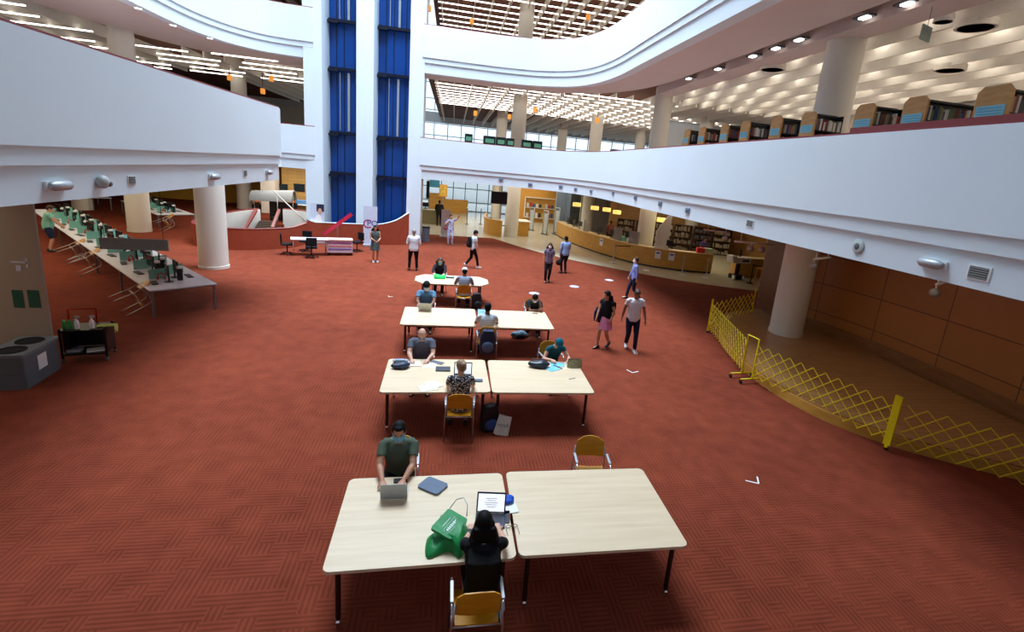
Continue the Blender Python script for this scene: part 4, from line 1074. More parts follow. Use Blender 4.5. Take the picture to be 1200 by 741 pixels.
# second pair
person('bald person in a grey t-shirt writing in an open notebook', (-0.46, 9.86, 0), 180, 1.75, 'light', 0.55, 18, (38, 0), ((0.16, 0.60, 0.79), (-0.14, 0.58, 0.79)), ((0.14, 0.4, 0), (-0.14, 0.4, 0)), 'tee', 0.5, GREYC, 'trousers', BLK, 'bald', voxel=0.009, palms='down', width=1.12, belly=0.03, mask=mat('mask_grey', (150, 150, 160), 0.7))
person('person in a black and white patterned shirt at a lit laptop, seen from behind', (0.29, 7.90, 0), 3, 1.66, 'light', 0.55, 10, (14, 25), ((0.16, 0.46, 0.79), (-0.10, 0.46, 0.79)), ((0.14, 0.3, 0), (-0.14, 0.34, 0)), 'tee', 0.55, patterned('patterned_shirt', (206, 200, 196), (38, 36, 46), 34), 'trousers', GREYC, 'bun', 'blond', voxel=0.009, palms='down')
person('person in a dark teal cap and teal t-shirt bent over the second right table', (2.28, 9.92, 0), 190, 1.62, 'light', 0.55, 30, (48, 0), ((0.20, 0.52, 0.79), (-0.16, 0.56, 0.79)), ((0.14, 0.4, 0), (-0.14, 0.4, 0)), 'tee', 0.3, sheet('teal_tee', (26, 84, 92)), 'trousers', BLK, 'short', 'black', cap=(sheet('teal_cap', (24, 96, 112)), True), voxel=0.009, palms='down', width=0.94)
# third pair
person('person in a black cap, pale mask and blue t-shirt behind the silver laptop', (-0.57, 13.60, 0), 180, 1.76, 'brown', 0.55, 8, (18, 0), ((0.15, 0.52, 0.80), (-0.15, 0.52, 0.80)), ((0.14, 0.4, 0), (-0.14, 0.4, 0)), 'tee', 0.5, sheet('steel_blue_tee', (92, 130, 158)), 'trousers', NAVY, 'short', 'black', MASKW, (BLK, True), voxel=0.009, palms='down', width=1.1)
person('person in a white t-shirt with a blue back print, seen from behind', (0.97, 11.46, 0), 0, 1.76, 'brown', 0.55, 8, (12, 0), ((0.18, 0.46, 0.79), (-0.18, 0.46, 0.79)), ((0.14, 0.3, 0), (-0.14, 0.34, 0)), 'tee', 0.5, sheet('white_tee', (206, 212, 218)), 'trousers', JEANS, 'short', 'black', voxel=0.009, palms='down')
person('person in a black t-shirt leaning on one hand over the third right table', (2.42, 13.55, 0), 178, 1.72, 'brown', 0.55, 34, (40, -15), ((-0.10, 0.52, 0.80), (-0.12, 0.42, 1.02)), ((0.14, 0.4, 0), (-0.14, 0.4, 0)), 'tee', 0.5, sheet('charcoal_tee', (40, 44, 46)), 'trousers', BLK, 'short', 'black', MASKW, voxel=0.009, curl=0.7, elbow=((0.8, -0.2, -0.4), (-0.3, 0.3, -1)))
# octagonal table
person('person in a black jacket and mask behind the bright green bag', (-0.30, 17.58, 0), 180, 1.64, 'light', 0.55, 10, (22, 0), ((0.18, 0.5, 0.80), (-0.14, 0.52, 0.80)), ((0.14, 0.4, 0), (-0.10, 0.4, 0)), 'tee', 1.0, sheet('plum_jacket', (44, 34, 44)), 'trousers', BLK, 'long', 'brown', MASKB, voxel=0.011, hairlen=0.15, palms='down')
person('person in a white cap and grey shirt, back to the viewer at the octagonal table', (0.51, 15.58, 0), 0, 1.74, 'brown', 0.55, 12, (22, 0), ((0.2, 0.46, 0.80), (-0.2, 0.46, 0.80)), ((0.14, 0.3, 0), (-0.14, 0.34, 0)), 'tee', 0.5, sheet('blue_grey_shirt', (140, 146, 164)), 'trousers', BLK, 'short', 'black', None, (mat('white_cap', (216, 218, 224), 0.7), True), voxel=0.011, palms='down')
# standing and walking
person('person in a sea-green t-shirt and denim shorts standing at the long computer desk', (-14.50, 21.25, 0), -62, 1.70, 'light', None, 6, (30, 0), ((0.16, 0.40, 0.92), (-0.18, 0.38, 0.92)), ((0.12, 0.0, 0), (-0.14, -0.06, 0)), 'tee', 0.5, sheet('seagreen_tee', (132, 200, 180)), 'shorts', JEANS, 'short', 'brown', voxel=0.012, width=1.12, belly=0.03)
person('person in a short grey-green dress with dark hair beside the roll-up banner', (-3.20, 22.48, 0), 196, 1.60, 'tan', None, 0, (10, 0), ((0.06, 0.22, 0.98), (-0.10, 0.22, 0.96)), ((0.07, 0.03, 0), (-0.09, 0, 0)), 'dress', 0.0, sheet('sage_dress', (84, 92, 90), 0.3, 20), 'skirt', sheet('sage_dress', (84, 92, 90)), 'long', 'black', voxel=0.012, shoes=SHOEW, hairlen=0.22, skirt_len=0.36)
person('person with white shirt, black trousers and grey hair standing with back turned', (-1.47, 21.1, 0), 8, 1.72, 'light', None, 2, (8, 0), ((0.16, 0.20, 0.98), (-0.16, 0.20, 0.98)), ((0.15, 0, 0), (-0.16, 0.02, 0)), 'tee', 0.7, sheet('white_shirt', (222, 226, 232)), 'trousers', BLK, 'short', 'grey', voxel=0.012, width=1.1)
person('person in a blue and white patterned outfit with a raised arm and red bag', (0.0, 28.5, 0), 190, 1.70, 'light', None, 0, (0, 20), ((0.16, 0.15, 1.35), (-0.42, 0.22, 1.75)), ((0.10, 0, 0), (-0.12, 0, 0)), 'tee', 0.55, patterned('blue_white_print', (110, 120, 190), (214, 220, 240), 16), 'trousers', patterned('blue_white_print2', (110, 120, 190), (214, 220, 240), 16), 'short', 'brown', voxel=0.013, width=1.05)
t = person('person in black cap, white t-shirt and black trousers walking with a dark backpack', (1.03, 22.29, 0), -72, 1.70, 'light', None, 6, (14, 0), ((0.22, 0.16, 0.88), (-0.22, -0.02, 0.84)), ((0.07, 0.26, 0), (-0.09, -0.28, 0.07)), 'tee', 0.5, sheet('white_tee', (206, 212, 218)), 'trousers', BLK, 'short', 'black', None, (BLK, True), SHOEW, 0.012)
person('person in a purple top and black trousers with long brown hair and white mask', (4.11, 20.06, 0), 168, 1.68, 'tan', None, 0, (8, 0), ((0.24, 0.04, 0.78), (-0.24, 0.10, 0.80)), ((0.08, 0.06, 0), (-0.05, -0.12, 0.03)), 'tee', 0.45, sheet('mauve_top', (110, 96, 118), 0.3, 16), 'trousers', BLK, 'long', 'brown', MASKW, None, None, 0.012, 0.94, hairlen=0.3)
person('person in a light blue shirt and dark trousers seen from behind near the counter', (5.29, 22.22, 0), 20, 1.72, 'brown', None, 2, (4, 0), ((0.22, 0.12, 0.84), (-0.24, 0.06, 0.78)), ((0.11, 0, 0), (-0.13, -0.03, 0)), 'tee', 0.7, sheet('light_blue_shirt', (140, 160, 200)), 'trousers', sheet('dark_trousers', (38, 38, 52)), 'short', 'black', voxel=0.012, width=1.15)
person('person in a lilac shirt and white mask walking behind the two women', (7.08, 17.75, 0), 80, 1.66, 'light', None, 3, (0, 10), ((0.26, 0.16, 0.86), (-0.22, -0.04, 0.84)), ((0.10, 0.22, 0), (-0.08, -0.22, 0.05)), 'tee', 0.7, sheet('lilac_shirt', (136, 146, 206)), 'trousers', NAVY, 'short', 'brown', MASKW, voxel=0.012)
person('person with long black hair in a black top and pink skirt walking', (4.24, 12.28, 0), 130, 1.62, 'tan', None, 6, (12, -30), ((0.16, 0.24, 0.86), (-0.20, 0.10, 0.86)), ((0.09, 0.14, 0), (-0.08, -0.16, 0.05)), 'tee', 0.3, BLK, 'skirt', sheet('pink_cloth', (214, 130, 164)), 'long', 'black', None, None, None, 0.0105, 0.95, hairlen=0.52, skirt_len=0.34)
person('person in a white short-sleeved top and dark jeans walking on the open carpet', (4.98, 12.20, 0), 172, 1.72, 'brown', None, 2, (26, 0), ((0.30, -0.06, 0.86), (-0.30, 0.16, 0.90)), ((0.07, -0.16, 0.05), (-0.10, 0.20, 0)), 'tee', 0.45, sheet('white_top', (220, 212, 214)), 'trousers', sheet('dark_jeans', (28, 30, 56)), 'short', 'brown', None, None, SHOEW, 0.0095, 1.05)
person('person in a black guard uniform standing at the lobby desk, back turned', (-0.85, 37.0, 0), 5, 1.82, 'dark', None, 3, (8, 0), ((0.2, 0.24, 1.02), (-0.2, 0.24, 1.02)), ((0.11, 0, 0), (-0.11, 0, 0)), 'tee', 0.7, BLK, 'trousers', sheet('guard_trousers', (34, 34, 52)), 'short', 'black', voxel=0.013, width=1.12)
# staff and others beyond the counters
person('person in a red top behind the counter beyond the stair well', at_y(329, 240, 36.4)[:2], 195, 1.62, 'tan', None, 3, (10, 0), None, None, 'tee', 0.6, sheet('red_top', (206, 34, 40)), 'trousers', BLK, 'long', 'black', None, voxel=0.014, hairlen=0.2)
person('person in an orange top standing beyond the stair well', at_y(301, 240, 36.6)[:2], 180, 1.60, 'light', None, 0, (10, 0), None, None, 'tee', 0.6, sheet('orange_top', (230, 110, 40)), 'trousers', BLK, 'short', 'blond', None, voxel=0.014)
person('person in dark clothes working behind the curved counter under the round lamps', (10.6, 32.3, 0), 185, 1.72, 'dark', None, 12, (20, 0), None, None, 'tee', 0.6, sheet('brown_top', (110, 60, 50)), 'trousers', BLK, 'short', 'black', None, voxel=0.014)
person('person in a purple-grey top behind the counter by the red boxes', (14.6, 26.6, 0), 190, 1.70, 'brown', None, 5, (20, 0), None, None, 'tee', 0.6, sheet('violet_top', (76, 60, 110)), 'trousers', BLK, 'short', 'black', None, voxel=0.014)

# bags held by the walkers
t = backpack('black backpack worn by the walker in the black cap', (0.86, 22.24, 0.98), -0.0 + math.radians(-72) + PI * 0, BLK, 0.95)
t.location = (0.86, 22.235, 0.96)
t = blob_bag('handbag', 'black handbag held between the purple top and the light blue shirt', (5.02, 22.1, 0.38), 0.2, (0.17, 0.08, 0.15), BLK)
t = backpack('black backpack on the back of the walker with the pink skirt', (4.06, 12.40, 0.72), math.radians(130), BLK, 0.85, accent=sheet('purple_webbing', (84, 64, 120)))
t = blob_bag('handbag', 'small dark red handbag at the hip of the person with a raised arm', (-0.25, 28.42, 0.85), 0.0, (0.13, 0.07, 0.12), mat('wine_leather', (150, 74, 88), 0.5))

# ================================================================ yellow expanding barriers along the stage
def lattice(b, p0, p1, z0, z1, n, r=0.012, sag=0.0):
    p0 = Vector((p0[0], p0[1], 0)); p1 = Vector((p1[0], p1[1], 0)); d = p1 - p0; nrm = Vector((-d.y, d.x, 0)).normalized() * 0.012
    span = 3
    for k in range(-span, n + 1):
        for s in (0, 1):
            a, c = k, k + span
            za, zc = (z0, z1) if s == 0 else (z1, z0)
            # clip to the panel
            ta, tc = a / n, c / n
            A = (ta, za); C_ = (tc, zc)
            if tc <= 0 or ta >= 1: continue
            def atv(t): return za + (zc - za) * (t - ta) / (tc - ta)
            if ta < 0: A = (0.0, atv(0.0))
            if tc > 1: C_ = (1.0, atv(1.0))
            q0 = p0 + d * A[0] + nrm * (1 if s else -1); q1 = p0 + d * C_[0] + nrm * (1 if s else -1)
            q0.z = A[1]; q1.z = C_[1]
            if (q1 - q0).length > 0.08: b.tube([q0, q1], r, 4)
    return b
def barrier(label, pts, zpost, n, posts):
    t = thing('folding_barrier', label, 'barrier', (pts[0][0], pts[0][1], 0))
    base = Vector((pts[0][0], pts[0][1], 0))
    loc = [(p[0] - base.x, p[1] - base.y) for p in pts]
    b = MB(); lattice(b, loc[0], loc[-1], 0.16, 0.98, n); b.build('lattice', YELLOW, t)
    d = (Vector(loc[-1]) - Vector(loc[0])).normalized(); ang = math.atan2(d.y, d.x)
    for idx, w in posts:
        c = loc[idx]
        b = MB(); b.box((c[0], c[1], 0.62), (w, 0.045, 1.0), ang); b.box((c[0], c[1], 0.115), (0.05, 0.05, 0.1), ang); b.build('post', YELLOW, t)
        b = MB(); b.tube([(c[0] - math.sin(-ang) * -0.015, c[1], 0.04), (c[0] + 0.03, c[1] + 0.02, 0.04)], 0.04, 12); b.build('caster', RUBBER, t, True, 40)
    return t
PA, PB, PC = at(829, 390), at(868, 442), at(1037, 528)
FP = at(880, 449)
barrier('yellow lattice barrier running back from the left end of the stage towards the tiles', [PA, (11.0, 15.75)], 1, 10, [(0, 0.04), (1, 0.05)])
barrier('tightly folded yellow lattice barrier between the left post and the wheeled frame', [PA, PB], 1, 16, [(0, 0.04)])
barrier('yellow lattice barrier stretched along the stage between the wheeled frame and the wide post', [FP, PC], 1, 11, [(1, 0.13)])
barrier('yellow lattice barrier at the far right, beyond the wide yellow post', [(PC.x + 0.12, PC.y - 0.10), (10.1, 5.3)], 1, 8, [(1, 0.06)])
t = thing('barrier_frame', 'yellow upright barrier frame on four casters at the stage', 'barrier', (PB.x, PB.y, 0))
e = FP - PB
b = MB(); b.tube([(0, 0, 0.1), (0, 0, 1.12), (e.x, e.y, 1.12), (e.x, e.y, 0.1)], 0.024, 8); b.build('frame', YELLOW, t, True, 50)
pe = Vector((-e.y, e.x, 0)).normalized()
for q in (Vector((0, 0, 0)), e):
    b = MB(); b.tube([q - pe * 0.22 - Vector((0.1, 0, 0)) + Vector((0, 0, 0.11)), q + pe * 0.22 + Vector((0.1, 0, 0)) + Vector((0, 0, 0.11))], 0.022, 8); b.build('foot', YELLOW, t, True)
    for s in (-1, 1):
        c = q + pe * 0.22 * s + Vector((0.1 * s, 0, 0.045)); b = MB(); b.tube([c - Vector((0.02, 0, 0)), c + Vector((0.02, 0, 0))], 0.045, 14); b.build('caster', RUBBER, t, True, 40)

# ================================================================ computer desks on the left
DD = Vector((-0.66, 0.7513, 0)); DW = Vector((0.7513, 0.66, 0)); DANG = math.atan2(DD.y, DD.x)
WTOP = mat('white_laminate', (220, 222, 232), 0.35)
LEGG = mat('grey_leg', (120, 122, 128), 0.4, metal=0.4)
def desk_run(corner, L, W, n, label, group):
    L1 = L / n
    for k in range(n):
        o = Vector(corner) + DD * (L1 * k)
        t = thing('computer_desk', label, 'desk', (o.x, o.y, 0), DANG, group)
        b = MB(); b.box((L1 / 2, -W / 2, 0.715), (L1 - 0.01, W, 0.03)); b.build('desktop', WTOP, t)
        b = MB(); b.box((L1 / 2, -W / 2, 0.69), (L1 - 0.02, W - 0.06, 0.025)); b.build('desk_frame', GREYPL, t)
        for x in ((0.05, L1 - 0.05) if k == n - 1 else (0.05,)):
            for y in (-0.06, -W + 0.06):
                b = MB(); b.box((x, y, 0.345), (0.05, 0.05, 0.69)); b.build('leg', LEGG, t)
mon_screen = mat('monitor_screen', (20, 24, 32), 0.15)
def monitor(label, loc, rz, group):
    """screen faces -Y"""
    t = thing('computer_monitor', label, 'monitor', loc, rz, group)
    b = MB(); b.box((0, 0, 0.33), (0.50, 0.035, 0.32), bevel=0.008); b.build('casing', BLACK, t)
    b = MB(); b.box((0, -0.019, 0.335), (0.46, 0.004, 0.275)); b.build('screen', mon_screen, t)
    b = MB(); b.tube([(0, 0.03, 0.01), (0, 0.03, 0.25)], 0.02, 8); b.cyl((0, 0.02), 0.11, 0.0, 0.015, 20); b.build('stand', BLACK, t, True, 40)
    return t
def keyboard(label, loc, rz, group):
    t = thing('keyboard', label, 'keyboard', loc, rz, group)
    b = MB(); b.box((0, 0, 0.011), (0.44, 0.14, 0.02), bevel=0.005); b.build('base', BLACK, t)
    b = MB()
    for r in range(4):
        for c in range(13): b.box((-0.2 + 0.4 * (c + 0.5) / 13, -0.045 + 0.03 * r, 0.024), (0.024, 0.022, 0.006))
    o = b.build('keys', GREYPL, t); o['kind'] = 'stuff'
    return t
DIV = glass_mat('teal_acrylic', (130, 205, 190), 0.75, 0.2)
GM, GK, GD, GH, GL = 'black monitors on the long white desks', 'keyboards on the long white desks', 'teal privacy screens on the white desks', 'red headsets on the white desks', 'white desk lamps on the white desks'
mono = keyo = None
def div_panel(loc, rz):
    b = MB(); b.prism(rounded(0.42, 0.012, 0.005, 1), 0, 0.27); o = b.build('privacy_screen', DIV); o.location = loc; o.rotation_euler = (0, 0, rz)
    return tag(o, 'teal acrylic privacy screen standing between the computers on the white desks', 'screen', GD)
def headset(loc, rz):
    t = thing('headset', 'red headset lying among the computers on the white desks', 'headset', loc, rz, GH)
    b = MB(); b.tube([(-0.08, 0, 0.03), (-0.075, 0.01, 0.13), (0, 0.02, 0.18), (0.075, 0.01, 0.13), (0.08, 0, 0.03)], 0.016, 8); b.build('headband', REDPL, t, True)
    for s in (-1, 1):
        b = MB(); b.ball((s * 0.08, 0, 0.045), (0.025, 0.045, 0.045), 12); b.build('ear_cup', REDPL, t, True)
    return t
def lampbox(loc, rz):
    t = thing('speaker', 'black upright speaker with a white cap on the white desks', 'speaker', loc, rz, GL)
    b = MB(); b.box((0, 0, 0.16), (0.10, 0.12, 0.32), bevel=0.01); b.build('cabinet', BLACK, t)
    b = MB(); b.box((0, 0, 0.36), (0.11, 0.13, 0.075), bevel=0.03); b.build('cap', PAPER, t)
    return t
H0 = L0 = None
rnd = random.Random(3)
def stations(corner, W, ts, both=True):
    global mono, keyo, H0, L0
    for i, tt in enumerate(ts):
        for side in ((0, 1) if both else (0,)):
            u = tt + (0.45 if side else 0)
            c = Vector(corner) + DD * u
            off = W / 2 - 0.16 if side == 0 else W / 2 + 0.16
            p = c + DW * off
            face = math.atan2(DW.y, DW.x) - PI / 2 + (PI if side else 0) + rnd.uniform(-0.25, 0.25)
            lab = 'black computer monitor standing on the long white computer desks'
            if mono is None: mono = monitor(lab, (p.x, p.y, 0.73), face, GM)
            else: dup(mono, (p.x, p.y, 0.73), face)
            q = c + DW * (off + (-0.30 if side == 0 else 0.30)) + DD * rnd.uniform(-0.05, 0.05)
            if keyo is None: keyo = keyboard('black keyboard lying before a monitor on the white computer desks', (q.x, q.y, 0.73), face, GK)
            else: dup(keyo, (q.x, q.y, 0.73), face)
            dv = c + DD * 0.52 + DW * (W / 2 + (-0.24 if side == 0 else 0.28)); div_panel((dv.x, dv.y, 0.73), math.atan2(DW.y, DW.x) + 0.15)
            if (i + side) % 2 == 0:
                hq = c + DD * 0.33 + DW * (off + (-0.05 if side == 0 else 0.12))
                if H0 is None: H0 = headset((hq.x, hq.y, 0.73), 0.4)
                else: dup(H0, (hq.x, hq.y, 0.73), rnd.uniform(0, 3))
            if side == 1 or i % 3 == 1:
                lq = c + DD * (-0.38) + DW * (W / 2 + (0.14 if side else -0.1))
                if L0 is None: L0 = lampbox((lq.x, lq.y, 0.73), face)
                else: dup(L0, (lq.x, lq.y, 0.73), face)
CA = (-7.37, 13.72, 0)
desk_run(CA, 17.4, 1.5, 6, 'white-topped computer desk in the long run on the left', 'white desks of the long left run')
stations(CA, 1.5, [0.75 + 1.42 * k for k in range(11)])
CB = (-14.25, 27.75, 0)
desk_run(CB, 6.6, 1.6, 2, 'white-topped computer desk of the second run behind the round columns', 'white desks of the second left run')
stations(CB, 1.6, [0.8 + 1.42 * k for k in range(4)])
CC = (-20.2, 33.0, 0)
desk_run(CC, 3.2, 0.9, 1, 'short white computer desk far back on the left', 'white desk far back')
# chairs tipped forward against the desk edge
def leaned(px, py, label):
    p = at(px, py, 0.85); v = p - Vector(CA); u = v.dot(DD)
    e_ = Vector(CA) + DD * u
    a = math.radians(65); yaw = math.atan2(DW.y, DW.x) - PI / 2
    root = e_ - DW * 0.50
    dup(ch0, (root.x, root.y, 0.185), None, label, 'yellow chairs tipped against the white desks', rot=(-a, 0, yaw))
leaned(170, 328, 'yellow chair tipped forward against the white desk nearest the viewer')
leaned(115, 290, 'yellow chair tipped against the white desks, second from the near end')
leaned(95, 279, 'yellow chair tipped against the white desks nearest the person in shorts')
dup(ch0, (-14.0, 27.2, 0.185), None, 'yellow chair tipped against the second white desk run', 'yellow chairs tipped against the white desks', rot=(-math.radians(65), 0, math.atan2(DW.y, DW.x) - PI / 2))
# hanging ribbed board
t = thing('hanging_sign', 'dark grey ribbed board hanging from the ceiling over the white desks', 'sign', (-7.05, 12.75, 1.97), 0.14)
b = MB(); b.box((0, 0, 0.12), (1.28, 0.05, 0.26))
for k in range(5): b.box((0, -0.03, 0.025 + 0.048 * k), (1.28, 0.02, 0.02))
b.build('board', mat('slate_board', (150, 166, 166), 0.5), t)
for x in (-0.55, 0.55):
    b = MB(); b.tube([(x, 0, 0.25), (x, 0, 1.6)], 0.006, 6); b.build('cable', BLACK, t)
# glass screen with stickers
GP = glass_mat('reflection_tint_glass', (176, 164, 146), 0.86, 0.15)  # brownish colour and opacity stand in for blurred reflections on the pane
t = thing('glass_screen', 'tall reflection-tinted glass screen standing at the left edge behind the recycling bin', 'screen', (-7.42, 10.62, 0))
b = MB(); b.box((-1.6, 0, 1.75), (3.2, 0.02, 3.5)); b.build('pane', GP, t)
b = MB(); b.tube([(0, 0, 0), (0, 0, 3.5)], 0.012, 6); b.build('edge_trim', SILVER, t)
def on_glass(x0, y0, x1, y1, name, m):
    a = at_y(x0, y0, 10.60); c = at_y(x1, y1, 10.60)
    b = MB(); b.box(((a.x + c.x) / 2 + 7.42, -0.016, (a.z + c.z) / 2), (abs(c.x - a.x), 0.004, abs(a.z - c.z))); b.build(name, m, t)
on_glass(13, 340, 29, 361, 'green_sticker', mat('green_sticker', (40, 88, 70), 0.6)); on_glass(31, 340, 48, 361, 'green_sticker', MATS['green_sticker'])
on_glass(12, 306, 33, 309, 'white_mark', mat('white_mark', (200, 204, 220), 0.6)); on_glass(18, 311, 25, 318, 'white_mark', MATS['white_mark']); on_glass(29, 303, 33, 314, 'white_mark', MATS['white_mark'])
# recycling bin
t = thing('recycling_bin', 'grey twin-hole recycling bin with a white notice at the left edge', 'bin', (-7.5, 10.0, 0), 0.12)
b = MB(); b.prism(rounded(0.56, 0.98, 0.03), 0.0, 0.60); b.build('bin_body', mat('bin_grey', (98, 106, 112), 0.5), t)
b = MB(); b.prism(rounded(0.60, 1.02, 0.04), 0.60, 0.65); b.build('lid', mat('bin_lid', (120, 130, 134), 0.5), t)
for y in (-0.24, 0.24):
    b = MB(); b.lathe([(0.20, 0.650), (0.20, 0.662), (0.165, 0.662), (0.155, 0.652)], (0, y, 0), 26); b.build('opening', mat('bin_hole', (16, 18, 20), 0.8), t)
b = MB(); b.box((0.284, -0.02, 0.36), (0.006, 0.24, 0.27)); b.build('notice', PAPER, t)
b = MB(); b.box((0.0, -0.494, 0.3), (0.4, 0.006, 0.02)); b.build('seam', GREYPL, t)
# cleaning cart
t = thing('cleaning_cart', 'black cleaning cart with orange rail beside the tall glass screen', 'cart', (-7.12, 11.05, 0), 0.25)
b = MB(); b.box((0, 0, 0.17), (0.72, 0.5, 0.03)); b.build('shelf', BLACK, t)
b = MB(); b.box((0, 0, 0.66), (0.72, 0.5, 0.03)); b.build('shelf', BLACK, t)
for sx in (-1, 1):
    for sy in (-1, 1):
        b = MB(); b.box((sx * 0.34, sy * 0.23, 0.40), (0.035, 0.035, 0.62)); b.build('post', BLACK, t)
        b = MB(); b.tube([(sx * 0.34 - 0.015, sy * 0.23, 0.045), (sx * 0.34 + 0.015, sy * 0.23, 0.045)], 0.045, 14); b.build('caster', GREYPL, t, True, 40)
b = MB(); b.box((-0.30, 0.05, 0.42), (0.10, 0.34, 0.46)); b.box((0, 0.225, 0.42), (0.66, 0.02, 0.46)); b.build('back_panel', BLACK, t)
b = MB(); b.box((0.355, 0, 0.42), (0.02, 0.46, 0.46)); b.build('side_panel', mat('dark_brown_plastic', (50, 28, 24), 0.5), t)
b = MB(); b.tube([(-0.34, 0.24, 0.68), (-0.34, 0.24, 0.98), (0.10, 0.24, 0.98), (0.10, 0.24, 0.68)], 0.022, 8); b.build('push_rail', mat('orange_rail', (226, 74, 34), 0.5), t, True)
CMX = Matrix.Translation((-7.12, 11.05, 0)) @ Matrix.Rotation(0.25, 4, 'Z')
def oncart(p): return CMX @ Vector(p)
sb = None
for x, lab in ((-0.10, 'white spray bottle on the cleaning cart nearer the glass screen'), (0.13, 'white spray bottle on the cleaning cart nearer the lime cloth')):
    t2 = thing('spray_bottle', lab, 'bottle', oncart((x, -0.13, 0.675)), 0.3, 'spray bottles on the cart')
    b = MB(); b.lathe([(0.04, 0), (0.042, 0.1), (0.036, 0.15), (0.014, 0.19), (0.014, 0.21)], (0, 0, 0), 16); b.build('bottle_body', PAPER, t2, True, 50)
    b = MB(); b.box((0.01, 0, 0.235), (0.06, 0.025, 0.05)); b.box((0.045, 0, 0.24), (0.03, 0.014, 0.016)); b.build('trigger', SILVER, t2)
for k in range(3):
    b = MB(); b.lathe([(0.035, 0), (0.037, 0.13), (0.02, 0.16), (0.02, 0.18)], (0, 0, 0), 14); o = b.build('bottle', mat('green_bottle', (60, 170, 80), 0.4), None, True, 50); o.location = oncart((-0.30 + 0.08 * k, -0.1, 0.675)); tag(o, 'small green bottle at the left of the cleaning cart top', 'bottle', 'green bottles on the cart')
def drape(name, label, cat, c, w, d, hang, m):
    b = MB(); rings = []
    n = 10
    top, bot = [], []
    for i in range(n + 1):
        u = -1 + 2 * i / n
        rings.append([(u * w / 2, -d / 2, -hang * (0.7 + 0.3 * math.sin(4 * u))), (u * w / 2, -d / 2, 0.012 + 0.01 * math.sin(5 * u)), (u * w / 2, d / 2, 0.012 + 0.01 * math.cos(4 * u)), (u * w / 2, d / 2, -hang * 0.5), (u * w / 2, d / 2 - 0.012, -hang * 0.5), (u * w / 2, d / 2 - 0.012, 0), (u * w / 2, -d / 2 + 0.012, 0), (u * w / 2, -d / 2 + 0.012, -hang * (0.7 + 0.3 * math.sin(4 * u)))])
    b.loft(rings); o = b.build(name, m, None, True, 60); o.location = c; return tag(o, label, cat)
drape('cloth', 'lime cloth draped over the right end of the cleaning cart', 'cloth', oncart((0.33, -0.02, 0.69)), 0.18, 0.30, 0.16, mat('lime_cloth', (196, 216, 110), 0.85)).rotation_euler = (0, 0, 0.25 + PI / 2)
slab_item('paper_pad', 'white folded paper lying on the low shelf of the cleaning cart', 'paper', oncart((0.14, -0.08, 0.186)), 0.5, 0.30, 0.2, 0.03, PAPER, 0.02)
slab_item('tray', 'pale grey tray at the left of the low cart shelf', 'tray', oncart((-0.2, -0.06, 0.186)), 0.2, 0.22, 0.2, 0.05, mat('pale_tray', (170, 180, 190)), 0.03)

# ================================================================ things by the low rust wall
t = thing('folding_table', 'white-topped table in front of the rust wall with dark chairs', 'table', (-6.08, 23.3, 0), 0.28)
b = MB(); b.box((0, 0, 0.72), (1.5, 0.65, 0.03)); b.build('tabletop', WTOP, t)
for sx in (-1, 1):
    for sy in (-1, 1):
        b = MB(); b.tube([(sx * 0.65, sy * 0.27, 0.705), (sx * 0.65, sy * 0.27, 0)], 0.016, 8); b.build('leg', STEEL, t, True)
b = MB(); b.box((0.1, 0, 0.745), (0.5, 0.3, 0.012)); b.build('mat', mat('rose_sheet', (216, 170, 176), 0.7), t)
def black_chair(label, loc, rz):
    t = thing('office_chair', label, 'chair', loc, rz, 'black office chairs by the white table')
    b = MB(); b.box((0, 0, 0.46), (0.46, 0.44, 0.07), bevel=0.02); b.build('seat', BLK, t)
    b = MB(); b.box((0, -0.23, 0.73), (0.42, 0.05, 0.36), bevel=0.02); b.box((0, -0.24, 0.5), (0.06, 0.03, 0.2)); b.build('backrest', BLK, t)
    b = MB(); b.tube([(0, 0, 0.43), (0, 0, 0.1)], 0.025, 8); b.build('gas_lift', BLACK, t, True)
    for k in range(5):
        a = 2 * PI * k / 5
        b = MB(); b.tube([(0, 0, 0.1), (0.26 * math.cos(a), 0.26 * math.sin(a), 0.06)], 0.018, 6); lg = b.build('leg', BLACK, t, True)
        b = MB(); b.ball((0.26 * math.cos(a), 0.26 * math.sin(a), 0.03), 0.03, 8); b.build('caster', BLACK, lg, True)
    return t
c0 = black_chair('black office chair on the near side of the white table by the rust wall', (-5.85, 22.65, 0), 0.3)
dup(c0, (-6.95, 23.1, 0), -1.2, 'black office chair at the left end of the white table by the rust wall')
dup(c0, (-6.45, 24.1, 0), PI, 'black office chair between the white table and the rust wall')
dup(c0, (-4.35, 24.75, 0), 2.4, 'black office chair behind the poster-fronted table')
t = thing('poster_table', 'low table wrapped in a striped pink and lilac poster before the rust wall', 'table', (-4.92, 23.75, 0), 0.25)
b = MB(); b.box((0, 0, 0.42), (1.05, 0.6, 0.55)); b.build('wrapped_front', mat('poster_cloth', (206, 190, 210), 0.7, var=0.1), t)
for k, (cc) in enumerate(((150, 60, 130), (220, 120, 110), (110, 80, 150))):
    b = MB(); b.box((0, -0.306, 0.58 - 0.14 * k), (0.95, 0.01, 0.05)); b.build('stripe', mat('stripe_%d' % k, cc, 0.7), t)
for sx in (-1, 1):
    b = MB(); b.box((sx * 0.5, 0, 0.075), (0.04, 0.5, 0.15)); b.build('leg', BLACK, t)
b = MB(); b.box((0, 0, 0.71), (1.1, 0.66, 0.03)); b.build('tabletop', mat('salmon_top', (220, 176, 160), 0.6), t)
a0, a1 = at_y(379, 275, 24.3), at_y(412, 251, 24.3)
t = thing('red_banner_pole', 'pinkish red flat bar leaning diagonally over the poster table', 'bar', (a0.x, 24.3, 0))
